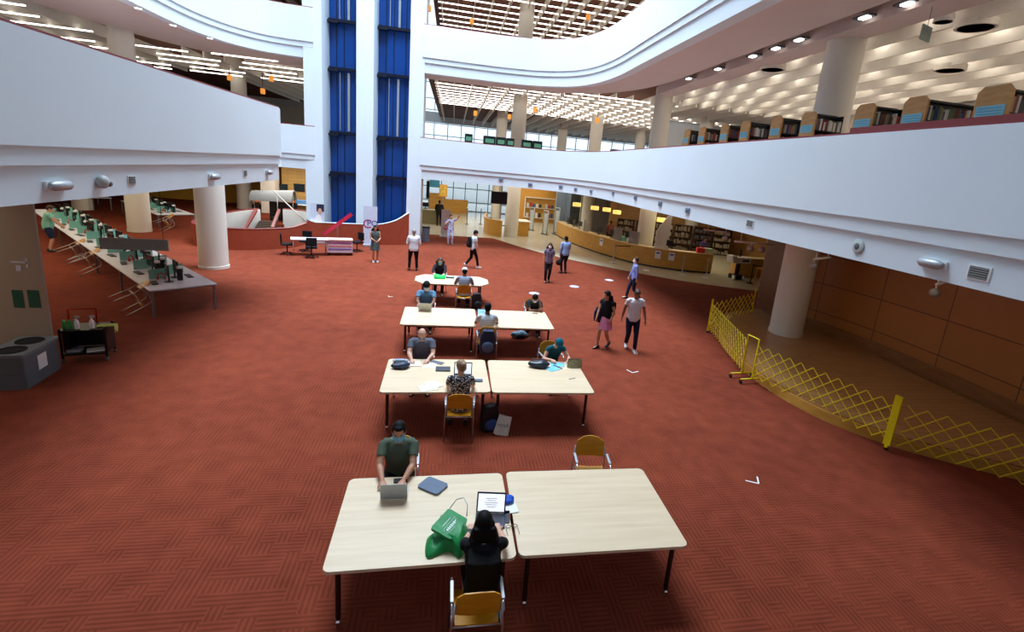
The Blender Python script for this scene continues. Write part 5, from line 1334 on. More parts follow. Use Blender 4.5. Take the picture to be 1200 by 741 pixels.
b = MB(); v = a1 - a0; b.box((v.x / 2, 0, a0.z + v.z / 2), (v.length, 0.03, 0.16), rot=Matrix.Rotation(-math.atan2(v.z, v.x), 4, 'Y')); b.build('bar', mat('rose_red', (206, 40, 74), 0.5), t)
b = MB(); b.box((v.x * 0.5, 0, (a0.z + v.z * 0.5) / 2), (0.04, 0.04, a0.z + v.z * 0.5)); b.box((v.x * 0.5, 0, 0.02), (0.3, 0.3, 0.04)); b.build('stand', GREYPL, t)
def rollup(label, c, w, h, rz, paint):
    t = thing('rollup_banner', label, 'banner', (c[0], c[1], 0), rz)
    b = MB(); b.box((0, 0, 0.05), (w + 0.05, 0.18, 0.1), bevel=0.02); b.build('base', SILVER, t)
    b = MB(); b.box((0, 0, 0.1 + (h - 0.1) / 2), (w, 0.012, h - 0.1)); b.build('banner_sheet', mat('banner_white', (206, 214, 232), 0.6), t)
    paint(t); return t
def pb1(t):
    text_obj('lettering', 'C', 0.62, Matrix.Translation((-0.15, -0.01, 1.13)) @ Matrix.Rotation(PI / 2, 4, 'X'), mat('magenta_ink', (164, 24, 84), 0.6), t)
    text_obj('lettering', 'PO', 0.40, Matrix.Translation((0.10, -0.011, 1.18)) @ Matrix.Rotation(PI / 2, 4, 'X'), mat('violet_ink', (70, 50, 140), 0.6), t)
rollup('white roll-up banner with magenta and violet letters standing before the rust wall', (-4.0, 26.4), 0.66, 2.05, 0.1, pb1)
def pb2(t):
    b = MB(); b.box((0.14, -0.009, 1.78), (0.34, 0.006, 0.36)); b.build('photo_block', mat('dark_photo', (30, 40, 62), 0.6), t)
    b = MB(); b.ball((0.12, -0.014, 1.62), (0.09, 0.006, 0.15), 12); b.build('face_picture', SKIN['light'], t)
    b = MB(); b.ball((0.05, -0.014, 1.1), (0.17, 0.006, 0.36), 14); b.build('coat_picture', PAPER, t)
    b = MB(); b.box((-0.25, -0.009, 0.7), (0.12, 0.006, 0.8)); b.build('violet_edge', MATS['violet_ink'], t)
p = at(373, 285)
rollup('roll-up banner with a picture of a figure in white beside the first pillar', (p.x, p.y - 0.1), 0.62, 2.0, 0.2, pb2)
t = thing('waste_bin', 'round grey waste bin with a dark lid behind the end of the rust wall', 'bin', (-1.38, 29.3, 0))
b = MB(); b.cyl((0, 0), 0.19, 0, 0.78, 24, 0.22); b.build('bin_body', mat('blue_grey_bin', (120, 138, 156), 0.5), t, True, 40)
b = MB(); b.cyl((0, 0), 0.23, 0.78, 0.86, 24); b.build('lid', BLACK, t, True, 40)

# stair-well details
t = thing('staircase', 'dark staircase with rust side boards descending inside the round well', 'stairs', (-10.3, 32.2, 0))
A0, A1 = at(300, 245, 0.95), at_y(286, 268, 27.3)
B0, B1 = at(327, 245, 0.95), at_y(319, 266, 27.3)
og = Vector((-10.3, 32.2, 0))
for p_, q_ in ((A0, A1), (B0, B1)):
    dz = Vector((0, 0, 0.16)); dx = Vector((0.07, 0, 0))
    b = MB(); b.loft([[p_ - og - dx, p_ - og + dx, p_ - og + dx - dz, p_ - og - dx - dz], [q_ - og - dx, q_ - og + dx, q_ - og + dx - dz, q_ - og - dx - dz]]); b.build('side_board', RAIL, t)
b = MB()
for k in range(14):
    u = (k + 0.5) / 14; l_ = A0.lerp(A1, u) - og; r2_ = B0.lerp(B1, u) - og
    z_ = min(l_.z, r2_.z) - 0.75; cx_ = (l_.x + r2_.x) / 2; cy_ = (l_.y + r2_.y) / 2
    b.box((cx_, cy_, z_ - 0.3), (abs(r2_.x - l_.x) - 0.15, 0.42, 0.75))
b.build('steps', mat('stair_dark', (62, 44, 36), 0.7), t)
p = at_y(290, 250, 31.8)
t = thing('stair_canopy', 'grey curved canopy over the stairs in the round well', 'canopy', (-11.0, 33.6, 0))
b = MB(); rings = []
for k in range(7):
    a = PI * k / 6; rings.append([(-1.0 + 0.0, 0.5 - 0.5 * math.cos(a) - 0.5, 1.25 + 0.55 * math.sin(a)), (1.4, 0.5 - 0.5 * math.cos(a) - 0.5, 1.35 + 0.65 * math.sin(a)), (1.4, 0.5 - 0.5 * math.cos(a) - 0.5, 1.31 + 0.65 * math.sin(a)), (-1.0, 0.5 - 0.5 * math.cos(a) - 0.5, 1.21 + 0.55 * math.sin(a))])
b.loft(rings); b.build('hood', mat('grey_hood', (128, 134, 138), 0.35), t, True, 60)
for x in (-0.9, 1.3):
    b = MB(); b.tube([(x, 0.0, 0), (x, 0.0, 1.7)], 0.03, 8); b.build('post', STEEL, t)
t = thing('stair_handrail', 'pale steel handrail sloping down across the stair opening of the round well', 'handrail', (-9.4, 31.6, 0))
b = MB(); b.tube([(-1.1, 1.2, 1.9), (1.3, -1.2, 0.5)], 0.035, 8); b.build('rail', SILVER, t, True)
for u in (0.1, 0.9):
    q = Vector((-1.1, 1.2, 1.9)).lerp(Vector((1.3, -1.2, 0.5)), u); b = MB(); b.tube([(q.x, q.y, 0), q], 0.02, 8); b.build('post', SILVER, t, True)
b = MB(); b.box((-10.45, 32.9, 0.35), (0.12, 1.6, 0.12)); b.box((-10.3, 33.8, 0.6), (1.6, 0.1, 1.2)); struct(b.build('trim_11', BLACK))
t = thing('counter', 'dark counter with a pale top beyond the stair well, screens on the wall above', 'counter', (-9.2, 34.9, 0))
b = MB(); b.box((0, 0, 0.5), (4.0, 0.6, 1.0)); b.build('counter_body', wood('counter_dark', (120, 92, 50), (92, 70, 36)), t)
b = MB(); b.box((0, -0.05, 1.02), (4.1, 0.75, 0.04)); b.build('counter_top', CREAM, t)
for x0, x1, lab in ((323, 337, 'black wall screen left of the pair above the stair well counter'), (344, 357, 'black wall screen right of the pair above the stair well counter')):
    a = at_y(x0, 215, 38.4); c = at_y(x1, 225, 38.4)
    t = thing('wall_screen', lab, 'screen', ((a.x + c.x) / 2, 38.45, (a.z + c.z) / 2), 0, 'wall screens')
    w, h = abs(c.x - a.x), abs(c.z - a.z)
    b = MB(); b.box((0, 0, 0), (w, 0.06, h), bevel=0.01); b.build('casing', BLACK, t); b = MB(); b.box((0, -0.032, 0), (w * 0.92, 0.004, h * 0.86)); b.build('display', mat('dim_screen', (24, 40, 50), 0.2), t)
b = MB(); b.box((0, 0, 0.13), (0.7, 0.4, 0.26)); o = b.build('storage_box', mat('blue_box', (80, 130, 180), 0.6)); o.location = (-9.5, 34.9, 1.04); tag(o, 'pale blue box on the counter beyond the stair well', 'box')
t = thing('potted_flowers', 'orange pot beside the canopy of the stair well', 'pot', (-10.0, 34.9, 1.04))
b = MB(); b.lathe([(0.12, 0), (0.17, 0.26), (0.15, 0.26), (0.1, 0.05)], (0, 0, 0), 18); b.build('pot', mat('orange_pot', (220, 110, 30), 0.6), t, True, 50)
b = MB(); b.ball((0, 0, 0.34), (0.14, 0.14, 0.1), 10); b.build('leaves', mat('leaf_green', (60, 130, 80), 0.7), t, True)

# ================================================================ lobby
t = thing('lobby_desk', 'khaki lobby desk in front of the guard at the entrance', 'desk', (-2.0, 37.9, 0))
b = MB(); b.box((0, 0, 0.5), (2.5, 0.7, 1.0)); b.build('desk_body', mat('khaki_panel', (140, 128, 88), 0.5), t)
b = MB(); b.box((0, 0, 1.02), (2.6, 0.8, 0.05)); b.build('desk_top', mat('khaki_top', (160, 150, 110), 0.4), t)
monitor('black monitor on the khaki lobby desk', (-1.9, 37.95, 1.045), PI, 'monitor on the lobby desk')
t = thing('lobby_counter', 'long pale wooden slatted counter before the glass entrance', 'counter', (-0.3, 47.4, 0), 0.25)
b = MB(); b.box((0, 0, 0.62), (3.6, 0.5, 1.24)); b.box((-1.0, 0.2, 0.85), (1.4, 0.5, 1.7))
for k in range(14): b.box((-1.7 + 0.26 * k, -0.26, 0.62), (0.05, 0.03, 1.2))
b.build('counter_body', DESKWOOD, t)
t = thing('framed_poster', 'orange and yellow framed poster near the entrance glass', 'poster', (-0.9, 44.5, 0))
a = at_y(515, 216, 44.5); c = at_y(524, 231, 44.5)
b = MB(); b.box(((a.x + c.x) / 2 + 0.9, 0, (a.z + c.z) / 2), (c.x - a.x, 0.05, a.z - c.z)); b.build('frame', mat('orange_frame', (236, 160, 60), 0.5), t)
b = MB(); b.box(((a.x + c.x) / 2 + 0.9, -0.03, (a.z + c.z) / 2), ((c.x - a.x) * 0.8, 0.01, (a.z - c.z) * 0.85)); b.build('print', mat('yellow_print', (244, 196, 90), 0.6, var=0.3, vscale=6), t)
b = MB(); b.tube([((a.x + c.x) / 2 + 0.9, 0.04, c.z), ((a.x + c.x) / 2 + 0.9, 0.04, 0)], 0.03, 8); b.build('stand', STEEL, t)
def hung_screen(label, x0, y0, x1, y1, Y, m, rod=None, ceil=3.6):
    a = at_y(x0, y0, Y); c = at_y(x1, y1, Y); w, h = abs(c.x - a.x), abs(a.z - c.z)
    t = thing('hanging_screen', label, 'screen', ((a.x + c.x) / 2, Y, (a.z + c.z) / 2))
    b = MB(); b.box((0, 0, 0), (w, 0.07, h), bevel=0.012); b.build('casing', BLACK, t)
    b = MB(); b.box((0, -0.037, 0), (w * 0.93, 0.004, h * 0.9)); b.build('display', m, t)
    b = MB(); b.tube([(0, 0.02, h / 2), (0, 0.02, ceil - (a.z + c.z) / 2)], 0.02, 6); b.build('rod', STEEL, t)
hung_screen('large black screen hanging beside the white column in the lobby', 576, 224, 594, 240, 31.0, mat('off_screen', (14, 18, 20), 0.25))
hung_screen('blue-lit screen hanging over the guard in the lobby', 504, 210, 515, 220, 38.5, mat('blue_display', (50, 110, 130), 0.3, emit=(50, 110, 130), estr=0.4))
hung_screen('narrow upright black screen at the left edge of the lobby', 500, 212, 503, 233, 38.0, MATS['off_screen'])
t = thing('info_board', 'white upright board standing on the lobby floor beside the raised-arm person', 'board', (-0.32, 31.3, 0), 0.1)
b = MB(); b.box((0, 0, 0.92), (0.52, 0.03, 1.6)); b.build('panel', PAPER, t); b = MB(); b.box((0, 0, 0.06), (0.6, 0.35, 0.1)); b.build('base', PAPER, t)
for px, lab in ((547, 'slim gate post in the lobby, left of the pair'), (563, 'slim gate post in the lobby, right of the pair')):
    p = at(px, 263); t = thing('gate_post', lab, 'post', (p.x, p.y, 0), 0, 'lobby gate posts')
    b = MB(); b.tube([(0, 0, 0.02), (0, 0, 1.25)], 0.035, 10); b.build('pole', GREYPL, t, True); b = MB(); b.cyl((0, 0), 0.16, 0, 0.03, 20); b.build('base', GREYPL, t); b = MB(); b.cyl((0, 0), 0.05, 1.25, 1.32, 12); b.build('cap', PAPER, t)
# curved wooden desk left of the white column
t = thing('curved_desk', 'curved honey wood desk wrapping the left side of the white lobby column', 'desk', (0, 0, 0))
cd = smooth_path([(2.6, 38.2), (2.35, 36.2), (2.35, 34.6), (2.65, 33.6), (3.3, 33.0)], 5)
b = MB(); b.sweep(cd, [(0, 0), (0, 1.1), (0.12, 1.1), (0.12, 0)]); b.build('front', DESKWOOD, t, True, 30)
b = MB(); b.sweep(cd, [(0.12, 0.74), (0.12, 0.78), (0.5, 0.78), (0.5, 0.74)]); b.build('worktop', BLACK, t, True, 30)
t = thing('wood_cabinet', 'low wooden cabinet with a cream top right of the white lobby column', 'cabinet', (4.95, 34.6, 0), 0.1)
b = MB(); b.box((0, 0, 0.5), (0.75, 0.8, 1.0)); b.build('body', DESKWOOD, t); b = MB(); b.box((0.05, 0.3, 1.02), (0.95, 1.5, 0.05)); b.build('top', CREAM, t)
# security gates
for px, py, h, lab in ((622, 270, 1.75, 'pale security gate panel farther from the viewer, before the wooden display wall'), (638, 275, 1.75, 'pale security gate panel nearer the viewer, before the wooden display wall'), (651, 275, 2.0, 'thin steel gate panel at the start of the curved counter')):
    p = at(px, py); t = thing('security_gate', lab, 'gate', (p.x, p.y, 0), 0.5, 'security gates')
    b = MB(); b.tube([(0, -0.25, 0.04), (0, -0.25, h), (0, 0.25, h), (0, 0.25, 0.04)], 0.045, 8); b.build('loop', SILVER, t, True); b = MB(); b.box((0, 0, 0.03), (0.2, 0.7, 0.06)); b.build('base', GREYPL, t)
    b = MB(); b.box((0, 0, h * 0.5), (0.03, 0.4, h * 0.8)); b.build('panel', glass_mat('gate_panel', (200, 210, 214), 0.7), t)
# display wall shelves with items
t = thing('display_shelf', 'white framed display shelf on the honey wood wall of the lobby', 'shelf', (7.2, 44.3, 0))
a = at_y(616, 231, 44.2); c = at_y(650, 257, 44.2); w = c.x - a.x; h = a.z - c.z; cx = (a.x + c.x) / 2 - 7.2; cz = (a.z + c.z) / 2
b = MB(); b.box((cx, 0, a.z), (w, 0.3, 0.06)); b.box((cx, 0, c.z), (w, 0.3, 0.06)); b.box((cx, 0, cz), (w, 0.3, 0.05)); b.box((cx - w / 2, 0, cz), (0.06, 0.3, h)); b.box((cx + w / 2, 0, cz), (0.06, 0.3, h)); b.build('frame', CREAM, t)
rr = random.Random(5)
BC = [(210, 205, 196), (180, 60, 50), (60, 90, 130), (230, 226, 214), (60, 60, 60), (200, 170, 90)]
for r_, zz in enumerate((c.z + 0.04, cz + 0.04)):
    for k in range(9):
        b = MB(); hh = rr.uniform(0.25, 0.42); b.box((0, 0, hh / 2), (0.22, 0.05, hh)); o = b.build('book', mat('cover_%d' % (k % 6), BC[(k + r_ * 2) % 6], 0.6)); o.location = (a.x + 0.25 + (w - 0.4) * k / 8.6, 44.2, zz)
        tag(o, 'book facing out on the white display shelf of the lobby wall', 'book', 'books facing out on the display shelf')
# curved service counter
cpath = smooth_path([(7.75, 36.2), (7.9, 33.4), (8.25, 31.1), (8.75, 29.2), (9.4, 27.4), (10.15, 25.9), (11.2, 24.9), (12.6, 24.3), (13.9, 24.1)], 5)
t = thing('service_counter', 'long curved honey wood service counter on the stone tiles', 'counter', (0, 0, 0))
b = MB(); b.sweep(cpath, [(0, 0.08), (0, 1.02), (0.1, 1.02), (0.1, 0.08)]); b.build('front', DESKWOOD, t, True, 30)
b = MB(); b.sweep(cpath, [(0.05, 0), (0.05, 0.08), (0.1, 0.08), (0.1, 0)]); b.build('plinth', BLACK, t, True, 30)
b = MB(); b.sweep(cpath, [(-0.04, 1.02), (-0.04, 1.06), (0.55, 1.06), (0.55, 1.02)]); b.build('worktop', mat('counter_top_pale', (226, 200, 150), 0.35), t, True, 30)
def on_path(u):
    n = len(cpath) - 1; i = min(int(u * n), n - 1); f = u * n - i; p, q = Vector(cpath[i]), Vector(cpath[i + 1]); d = (q - p).normalized(); pt = p.lerp(q, f); return pt, d, Vector((-d.y, d.x))
for u, lab in ((0.42, 'white notice with a blue mark hanging on the curved counter front'), (0.74, 'white notice on the counter front below the dark chair'), (0.80, 'white notice on the counter front near its right end')):
    pt, d, nn = on_path(u); t = thing('notice', lab, 'notice', (pt.x - nn.x * 0.02, pt.y - nn.y * 0.02, 0.72), math.atan2(d.y, d.x))
    b = MB(); b.box((0, 0, 0), (0.32, 0.01, 0.42)); b.build('sheet', PAPER, t)
    b = MB(); b.box((0, -0.008, 0.1), (0.2, 0.006, 0.08)); b.build('print', mat('blue_ink', (60, 70, 170), 0.6), t)
for i, u in enumerate((0.08, 0.14, 0.2, 0.36, 0.45, 0.55, 0.78)):
    pt, d, nn = on_path(u); dup(mono, (pt.x + nn.x * 0.38, pt.y + nn.y * 0.38, 1.06), math.atan2(d.y, d.x) + PI, 'black monitor standing on the curved service counter', 'monitors on the curved service counter')
for i, u in enumerate((0.28, 0.5, 0.6)):
    pt, d, nn = on_path(u); b = MB(); b.box((0, 0, 0.35), (0.7, 0.02, 0.7)); o = b.build('sneeze_guard', glass_mat('grey_acrylic', (150, 150, 150), 0.6, 0.2)); o.location = (pt.x + nn.x * 0.15, pt.y + nn.y * 0.15, 1.06); o.rotation_euler = (0, 0, math.atan2(d.y, d.x)); tag(o, 'grey clear guard standing on the curved service counter', 'guard', 'guards on the service counter')
for i, (u, col, lab) in enumerate(((0.52, (120, 200, 160), 'mint green box on the curved counter beneath the round lamps'), (0.57, (220, 224, 226), 'white box on the curved counter beneath the round lamps'), (0.93, (214, 40, 60), 'red box near the right end of the curved counter'), (0.97, (190, 220, 190), 'pale green box beside the red box on the curved counter'))):
    pt, d, nn = on_path(u); b = MB(); b.box((0, 0, 0.13), (0.42, 0.26, 0.26), bevel=0.01); o = b.build('storage_box', mat('box_%d' % i, col, 0.6)); o.location = (pt.x + nn.x * 0.3, pt.y + nn.y * 0.3, 1.061); o.rotation_euler = (0, 0, math.atan2(d.y, d.x)); tag(o, lab, 'box')
# blue glass partition
t = thing('glass_partition', 'blue-grey glass partition at the far start of the curved counter', 'partition', (8.2, 37.2, 0))
b = MB(); b.box((0, 0, 1.75), (0.9, 0.03, 3.5)); b.box((0.45, -0.5, 1.75), (0.03, 1.0, 3.5)); b.build('pane', glass_mat('blue_grey_glass', (130, 156, 180), 0.6), t)
b = MB(); b.box((-0.45, 0, 1.75), (0.06, 0.06, 3.5)); b.box((0.45, 0, 1.75), (0.1, 0.1, 3.5)); b.build('frame', SILVER, t)
# round pendant lamps over the counter
for k, (px, py) in enumerate(((697, 244), (711, 246), (723, 249), (757, 253), (775, 258), (676, 240))):
    p = at_y(px, py, 29.5 if px < 740 else 26.5)
    t = thing('pendant_lamp', 'warm drum-shaped lamp hanging over the curved service counter', 'lamp', (p.x, p.y, p.z), 0, 'drum lamps over the service counter')
    b = MB(); b.cyl((0, 0), 0.25, -0.10, 0.12, 24); b.build('lamp_shade', LAMPGLOW, t, True, 40); b = MB(); b.tube([(0, 0, 0.14), (0, 0, 3.6 - p.z)], 0.012, 5); b.build('cord', BLACK, t)
for k in range(5):
    p = at_y(616 + 15 * k, 222 + 3 * k, 38.0)
    b = MB(); b.cyl((0, 0), 0.16, -0.03, 0.0, 20); o = b.build('downlight', LAMPGLOW); o.location = (p.x, p.y, 3.6); tag(o, 'small round downlight in the lobby ceiling near the wooden wall', 'light', 'lobby downlights')
for k,(x_,y_) in enumerate(((10.2,29.6),(12.6,27.6))):
    b = MB(); b.box((0, 0, 0), (2.6, 0.14, 0.04)); o = b.build('ceiling_light', TUBE); o.location = (x_, y_, 3.57); o.rotation_euler = (0, 0, -0.75); tag(o, ('long bright ceiling light over the far half of the curved counter', 'long bright ceiling light over the near half of the curved counter')[k], 'light')
# triangular white sail on the counter column
t = thing('fabric_sail', 'tall white triangular sail leaning on the column at the service counter', 'sail', (10.9, 25.1, 0), 0.0)
b = MB(); b.loft([[(0, 0, 1.1), (0.75, 0, 1.1), (0.75, 0.03, 1.1), (0, 0.03, 1.1)], [(0, 0, 2.0), (0.78, 0, 2.0), (0.78, 0.03, 2.0), (0, 0.03, 2.0)], [(0.55, 0, 2.85), (0.78, 0, 2.85), (0.78, 0.03, 2.85), (0.55, 0.03, 2.85)]]); b.build('sail_panel', PAPER, t)
b = MB(); b.box((0.4, 0.0, 1.09), (0.9, 0.2, 0.06)); b.build('foot', PAPER, t)
# shelving at the back of the service room
for k in range(6):
    t = thing('back_shelf', 'dark open shelf with boxes on the wall behind the service counter', 'shelf', (12.2 + 1.25 * k, 33.6 - 0.46 * k, 0), math.radians(-20), 'shelves behind the service counter')
    b = MB(); b.box((0, 0.2, 0.9), (1.2, 0.03, 1.8))
    for z in (0.05, 0.5, 0.95, 1.4, 1.8): b.box((0, 0, z), (1.2, 0.4, 0.03))
    for x in (-0.6, 0.6): b.box((x, 0, 0.9), (0.03, 0.4, 1.8))
    b.build('rack', wood('shelf_dark', (92, 58, 34), (70, 42, 24)), t)
    b = MB()
    for z in (0.07, 0.52, 0.97, 1.42):
        x = -0.55
        while x < 0.45:
            w_ = rr.uniform(0.08, 0.25); hh = rr.uniform(0.15, 0.33); b.box((x + w_ / 2, -0.02, z + hh / 2), (w_ - 0.01, 0.25, hh)); x += w_ + rr.uniform(0, 0.1)
    o = b.build('boxes', mat('shelf_boxes_%d' % (k % 3), ((120, 104, 90), (70, 66, 80), (160, 150, 130))[k % 3], 0.7, var=0.3, vscale=4), t); o['kind'] = 'stuff'
# belt posts
def belt_post(label, c, to, m):
    t = thing('belt_post', label, 'post', (c[0], c[1], 0), 0, None)
    b = MB(); b.tube([(0, 0, 0.02), (0, 0, 0.98)], 0.03, 10); b.cyl((0, 0), 0.04, 0.9, 1.0, 12); b.build('pole', m, t, True, 40)
    b = MB(); b.lathe([(0.18, 0), (0.18, 0.02), (0.05, 0.05)], (0, 0, 0), 20); b.build('base', m, t, True, 40)
    if to is not None:
        v = Vector(to) - Vector((c[0], c[1], 0.95)); b = MB(); b.box(v / 2 + Vector((0, 0, 0.95)), (v.length, 0.01, 0.05), rot=Matrix.Rotation(math.atan2(v.y, v.x), 4, 'Z') @ Matrix.Rotation(-math.asin(v.z / v.length), 4, 'Y')); b.build('belt', BLACK, t)
p = at(718, 308); belt_post('steel belt post before the curved counter, belt running right to the counter', p, (p.x + 0.95, p.y + 0.1, 0.95), STEEL)
p = at(799, 322); belt_post('steel belt post standing before the counter notices', p, None, STEEL)
p = at(827, 326); belt_post('thin steel belt post right of the counter notices', p, None, STEEL)
p = at(879, 332); belt_post('black belt post near the wood panel end, belt sloping right', p, (p.x + 1.4, p.y - 0.2, 0.7), BLACK)
# second counter, white machine and easel
t = thing('service_counter', 'short honey wood counter right of the white machine', 'counter', (16.4, 23.9, 0), 0.0)
b = MB(); b.box((0, 0, 0.5), (2.6, 0.6, 1.0)); b.build('front', DESKWOOD, t); b = MB(); b.box((0, 0, 1.02), (2.7, 0.7, 0.04)); b.build('worktop', MATS['counter_top_pale'], t)
p = at(862, 327)
t = thing('book_scanner', 'boxy white machine on a black stand between the two service counters', 'machine', (p.x, p.y, 0), 0.1)
b = MB(); b.box((0, 0, 1.02), (1.1, 0.55, 0.30), bevel=0.04); b.box((-0.45, 0, 1.12), (0.3, 0.5, 0.24), bevel=0.03); b.build('housing', PAPER, t)
b = MB(); b.box((0.22, -0.28, 1.02), (0.4, 0.02, 0.14)); b.build('panel', mat('red_grey_panel', (130, 80, 90), 0.5), t)
b = MB(); b.tube([(0, 0, 0.87), (0, 0, 0.25)], 0.12, 12); b.box((0, 0, 0.14), (0.6, 0.5, 0.22)); b.box((0.1, 0.1, 1.35), (0.08, 0.06, 0.4)); b.build('stand', BLACK, t)
for x in (-0.28, 0.24):
    b = MB(); b.box((x, -0.18, 0.12), (0.1, 0.22, 0.22), bevel=0.03); b.build('foot_pad', PAPER, t)
p = at(900, 340)
t = thing('wood_stool', 'pale wooden step stool at the end of the wood-panelled stage wall', 'stool', (p.x - 0.3, p.y + 0.3, 0), 0.3)
b = MB(); b.box((0, 0, 0.98), (0.45, 0.35, 0.04)); b.build('seat', CHAIRWOOD, t)
for sx in (-1, 1):
    for sy in (-1, 1):
        b = MB(); b.tube([(sx * 0.18, sy * 0.13, 0.96), (sx * 0.24, sy * 0.18, 0)], 0.025, 8); b.build('leg', CHAIRWOOD, t, True)
# white arms with spotlights
def spot_arm(label, a, c, spots, ceil=3.6):
    a = Vector(a); c = Vector(c); t = thing('spotlight_arm', label, 'spotlight', a, 0)
    v = c - a; b = MB(); b.tube([(0, 0, 0), v], 0.035, 10); b.build('arm', PAPER, t, True)
    for u in (0.15, 0.85):
        q = v * u; b = MB(); b.tube([q, (q.x, q.y, ceil - a.z)], 0.012, 6); b.build('hanger', PAPER, t)
    for u in spots:
        q = v * u + Vector((0, 0, -0.2)); b = MB(); b.ball(q, (0.11, 0.12, 0.11), 16); h = b.build('lamp_head', SILVER, t, True)
        b = MB(); b.tube([v * u, q + Vector((0, 0, 0.08))], 0.02, 6); b.build('bracket', PAPER, h)
def spa(x0, y0, x1, y1, Y, spots, label):
    a = at_y(x0, y0, Y); c = at_y(x1, y1, Y); spot_arm(label, a, c, spots)
spa(825, 269, 855, 273, 16.6, (0.9,), 'white ceiling arm with one spotlight hanging left of the stage column')
spa(861, 283, 905, 287, 15.0, (0.45, 0.75), 'white ceiling arm with a pair of round spotlights beside the stage column')
spa(953, 304, 973, 302, 12.2, (0.08,), 'short white spotlight arm just right of the stage column')
spa(1097, 334, 1108, 331, 9.3, (0.1,), 'dim spotlight arm near the right end of the stage wall')

# ================================================================ marks on the floor
for k, (px, py) in enumerate(((626, 344), (673, 336), (714, 328.5), (757, 317))):
    p = at(px, py); t = thing('floor_sticker', ('round white distancing sticker on the carpet nearest the reading tables', 'round white distancing sticker on the carpet, second from the reading tables', 'round white distancing sticker on the carpet, third from the reading tables', 'round pale sticker on the stone tiles before the counter')[k], 'sticker', (p.x, p.y, 0.001))
    b = MB(); b.cyl((0, 0), 0.21, 0, 0.003, 32); b.build('rim', mat('sticker_blue', (150, 150, 200), 0.6), t); b = MB(); b.cyl((0, 0), 0.165, 0.003, 0.005, 32); b.build('centre', PAPER, t)
for px, py, rz, lab in ((741, 437, 0.4, 'white tape corner mark on the carpet nearest the walking pair'), (889, 567, 1.1, 'white tape corner mark on the open carpet before the stage'), (456, 348, 0.3, 'small pale tape mark on the carpet left of the octagonal table')):
    p = at(px, py); b = MB(); s_ = 0.20 if px != 456 else 0.12
    b.box((s_ / 2, 0, 0.002), (s_, 0.025, 0.003)); b.box((0, s_ / 2, 0.002), (0.025, s_, 0.003)); o = b.build('tape_mark', PAPER); o.location = (p.x, p.y, 0); o.rotation_euler = (0, 0, rz); tag(o, lab, 'tape')

# ================================================================ fittings on the balcony fascias
def fascia_point(px, py, X): return at_x(px, py, X)
def vent(label, px, py, X, w, h, side):
    p = at_x(px, py, X); t = thing('air_vent', label, 'vent', (X, p.y, p.z), PI / 2 if side > 0 else -PI / 2)
    b = MB(); b.box((0, 0, 0), (w, 0.02, h)); b.build('frame', PAPER, t)
    b = MB(); b.box((0, -0.012, 0), (w * 0.8, 0.01, h * 0.8)); b.build('opening', mat('vent_dark', (86, 88, 82), 0.7), t)
    b = MB()
    for k in range(5): b.box((0, -0.018, h * (-0.32 + 0.16 * k)), (w * 0.8, 0.008, h * 0.04))
    o = b.build('louvres', SILVER, t); o['kind'] = 'stuff'
def emergency(label, px, py, X, side, L=0.34):
    p = at_x(px, py, X); t = thing('wall_lamp', label, 'lamp', (X, p.y, p.z), PI / 2 if side > 0 else -PI / 2)
    b = MB(); b.tube([(-L / 2, -0.06, 0), (-L * 0.36, -0.075, 0), (L * 0.36, -0.075, 0), (L / 2, -0.06, 0)], [0.04, 0.065, 0.065, 0.04], 12); b.build('lamp_body', SILVER, t, True, 50)
    b = MB(); b.box((0, -0.015, 0.0), (L * 1.1, 0.03, 0.11)); b.build('backplate', PAPER, t)
def camera_dome(label, px, py, X, side, r=0.09):
    p = at_x(px, py, X); t = thing('security_camera', label, 'camera', (X, p.y, p.z), PI / 2 if side > 0 else -PI / 2)
    b = MB(); b.ball((0, -0.05, 0), (r, r * 0.8, r), 16); b.build('housing', mat('camera_grey', (176, 178, 176), 0.4), t, True)
    b = MB(); b.ball((r * 0.5, -0.10, -r * 0.25), (r * 0.45, r * 0.45, r * 0.45), 12); b.build('lens', mat('lens_grey', (96, 98, 100), 0.2), t, True)
# rotation: local -Y is the outward normal; left fascia faces +X, right fascia faces -X
XL, XR = -5.195, 6.795
emergency('rounded silver lamp on the left balcony fascia nearest the viewer', 64, 217, XL, 1)
camera_dome('round security camera on the left balcony fascia', 116, 213, XL, 1, 0.10)
vent('small square vent on the left balcony fascia beside the security camera', 154, 211, XL, 0.20, 0.14, 1)
emergency('small silver lamp on the left balcony fascia above the round column', 248, 207, XL, 1, 0.28)
vent('small square vent on the left balcony fascia right of the round column', 287, 203, XL, 0.22, 0.17, 1)
emergency('small pale lamp near the far end of the left balcony fascia', 313, 202, XL, 1, 0.2)
vent('square vent with dark louvres at the right end of the right balcony fascia', 1147, 320, XR, 0.30, 0.19, -1)
emergency('rounded silver lamp on the right balcony fascia beside the dark vent', 1095, 309, XR, -1, 0.36)
vent('small vent on the right balcony fascia above the white machine', 879, 262, XR, 0.30, 0.17, -1)
p = at_x(1006, 289, XR)
t = thing('ceiling_speaker', 'round pale loudspeaker on the right balcony fascia beside the stage column', 'speaker', (XR, p.y, p.z), -PI / 2)
b = MB(); b.ball((0, -0.01, 0), (0.125, 0.03, 0.125), 24); b.build('rim', mat('speaker_green_grey', (190, 200, 196), 0.5), t, True); b = MB(); b.ball((0, -0.03, 0), (0.06, 0.02, 0.06), 16); b.build('cone', GREYPL, t, True)
k = 0
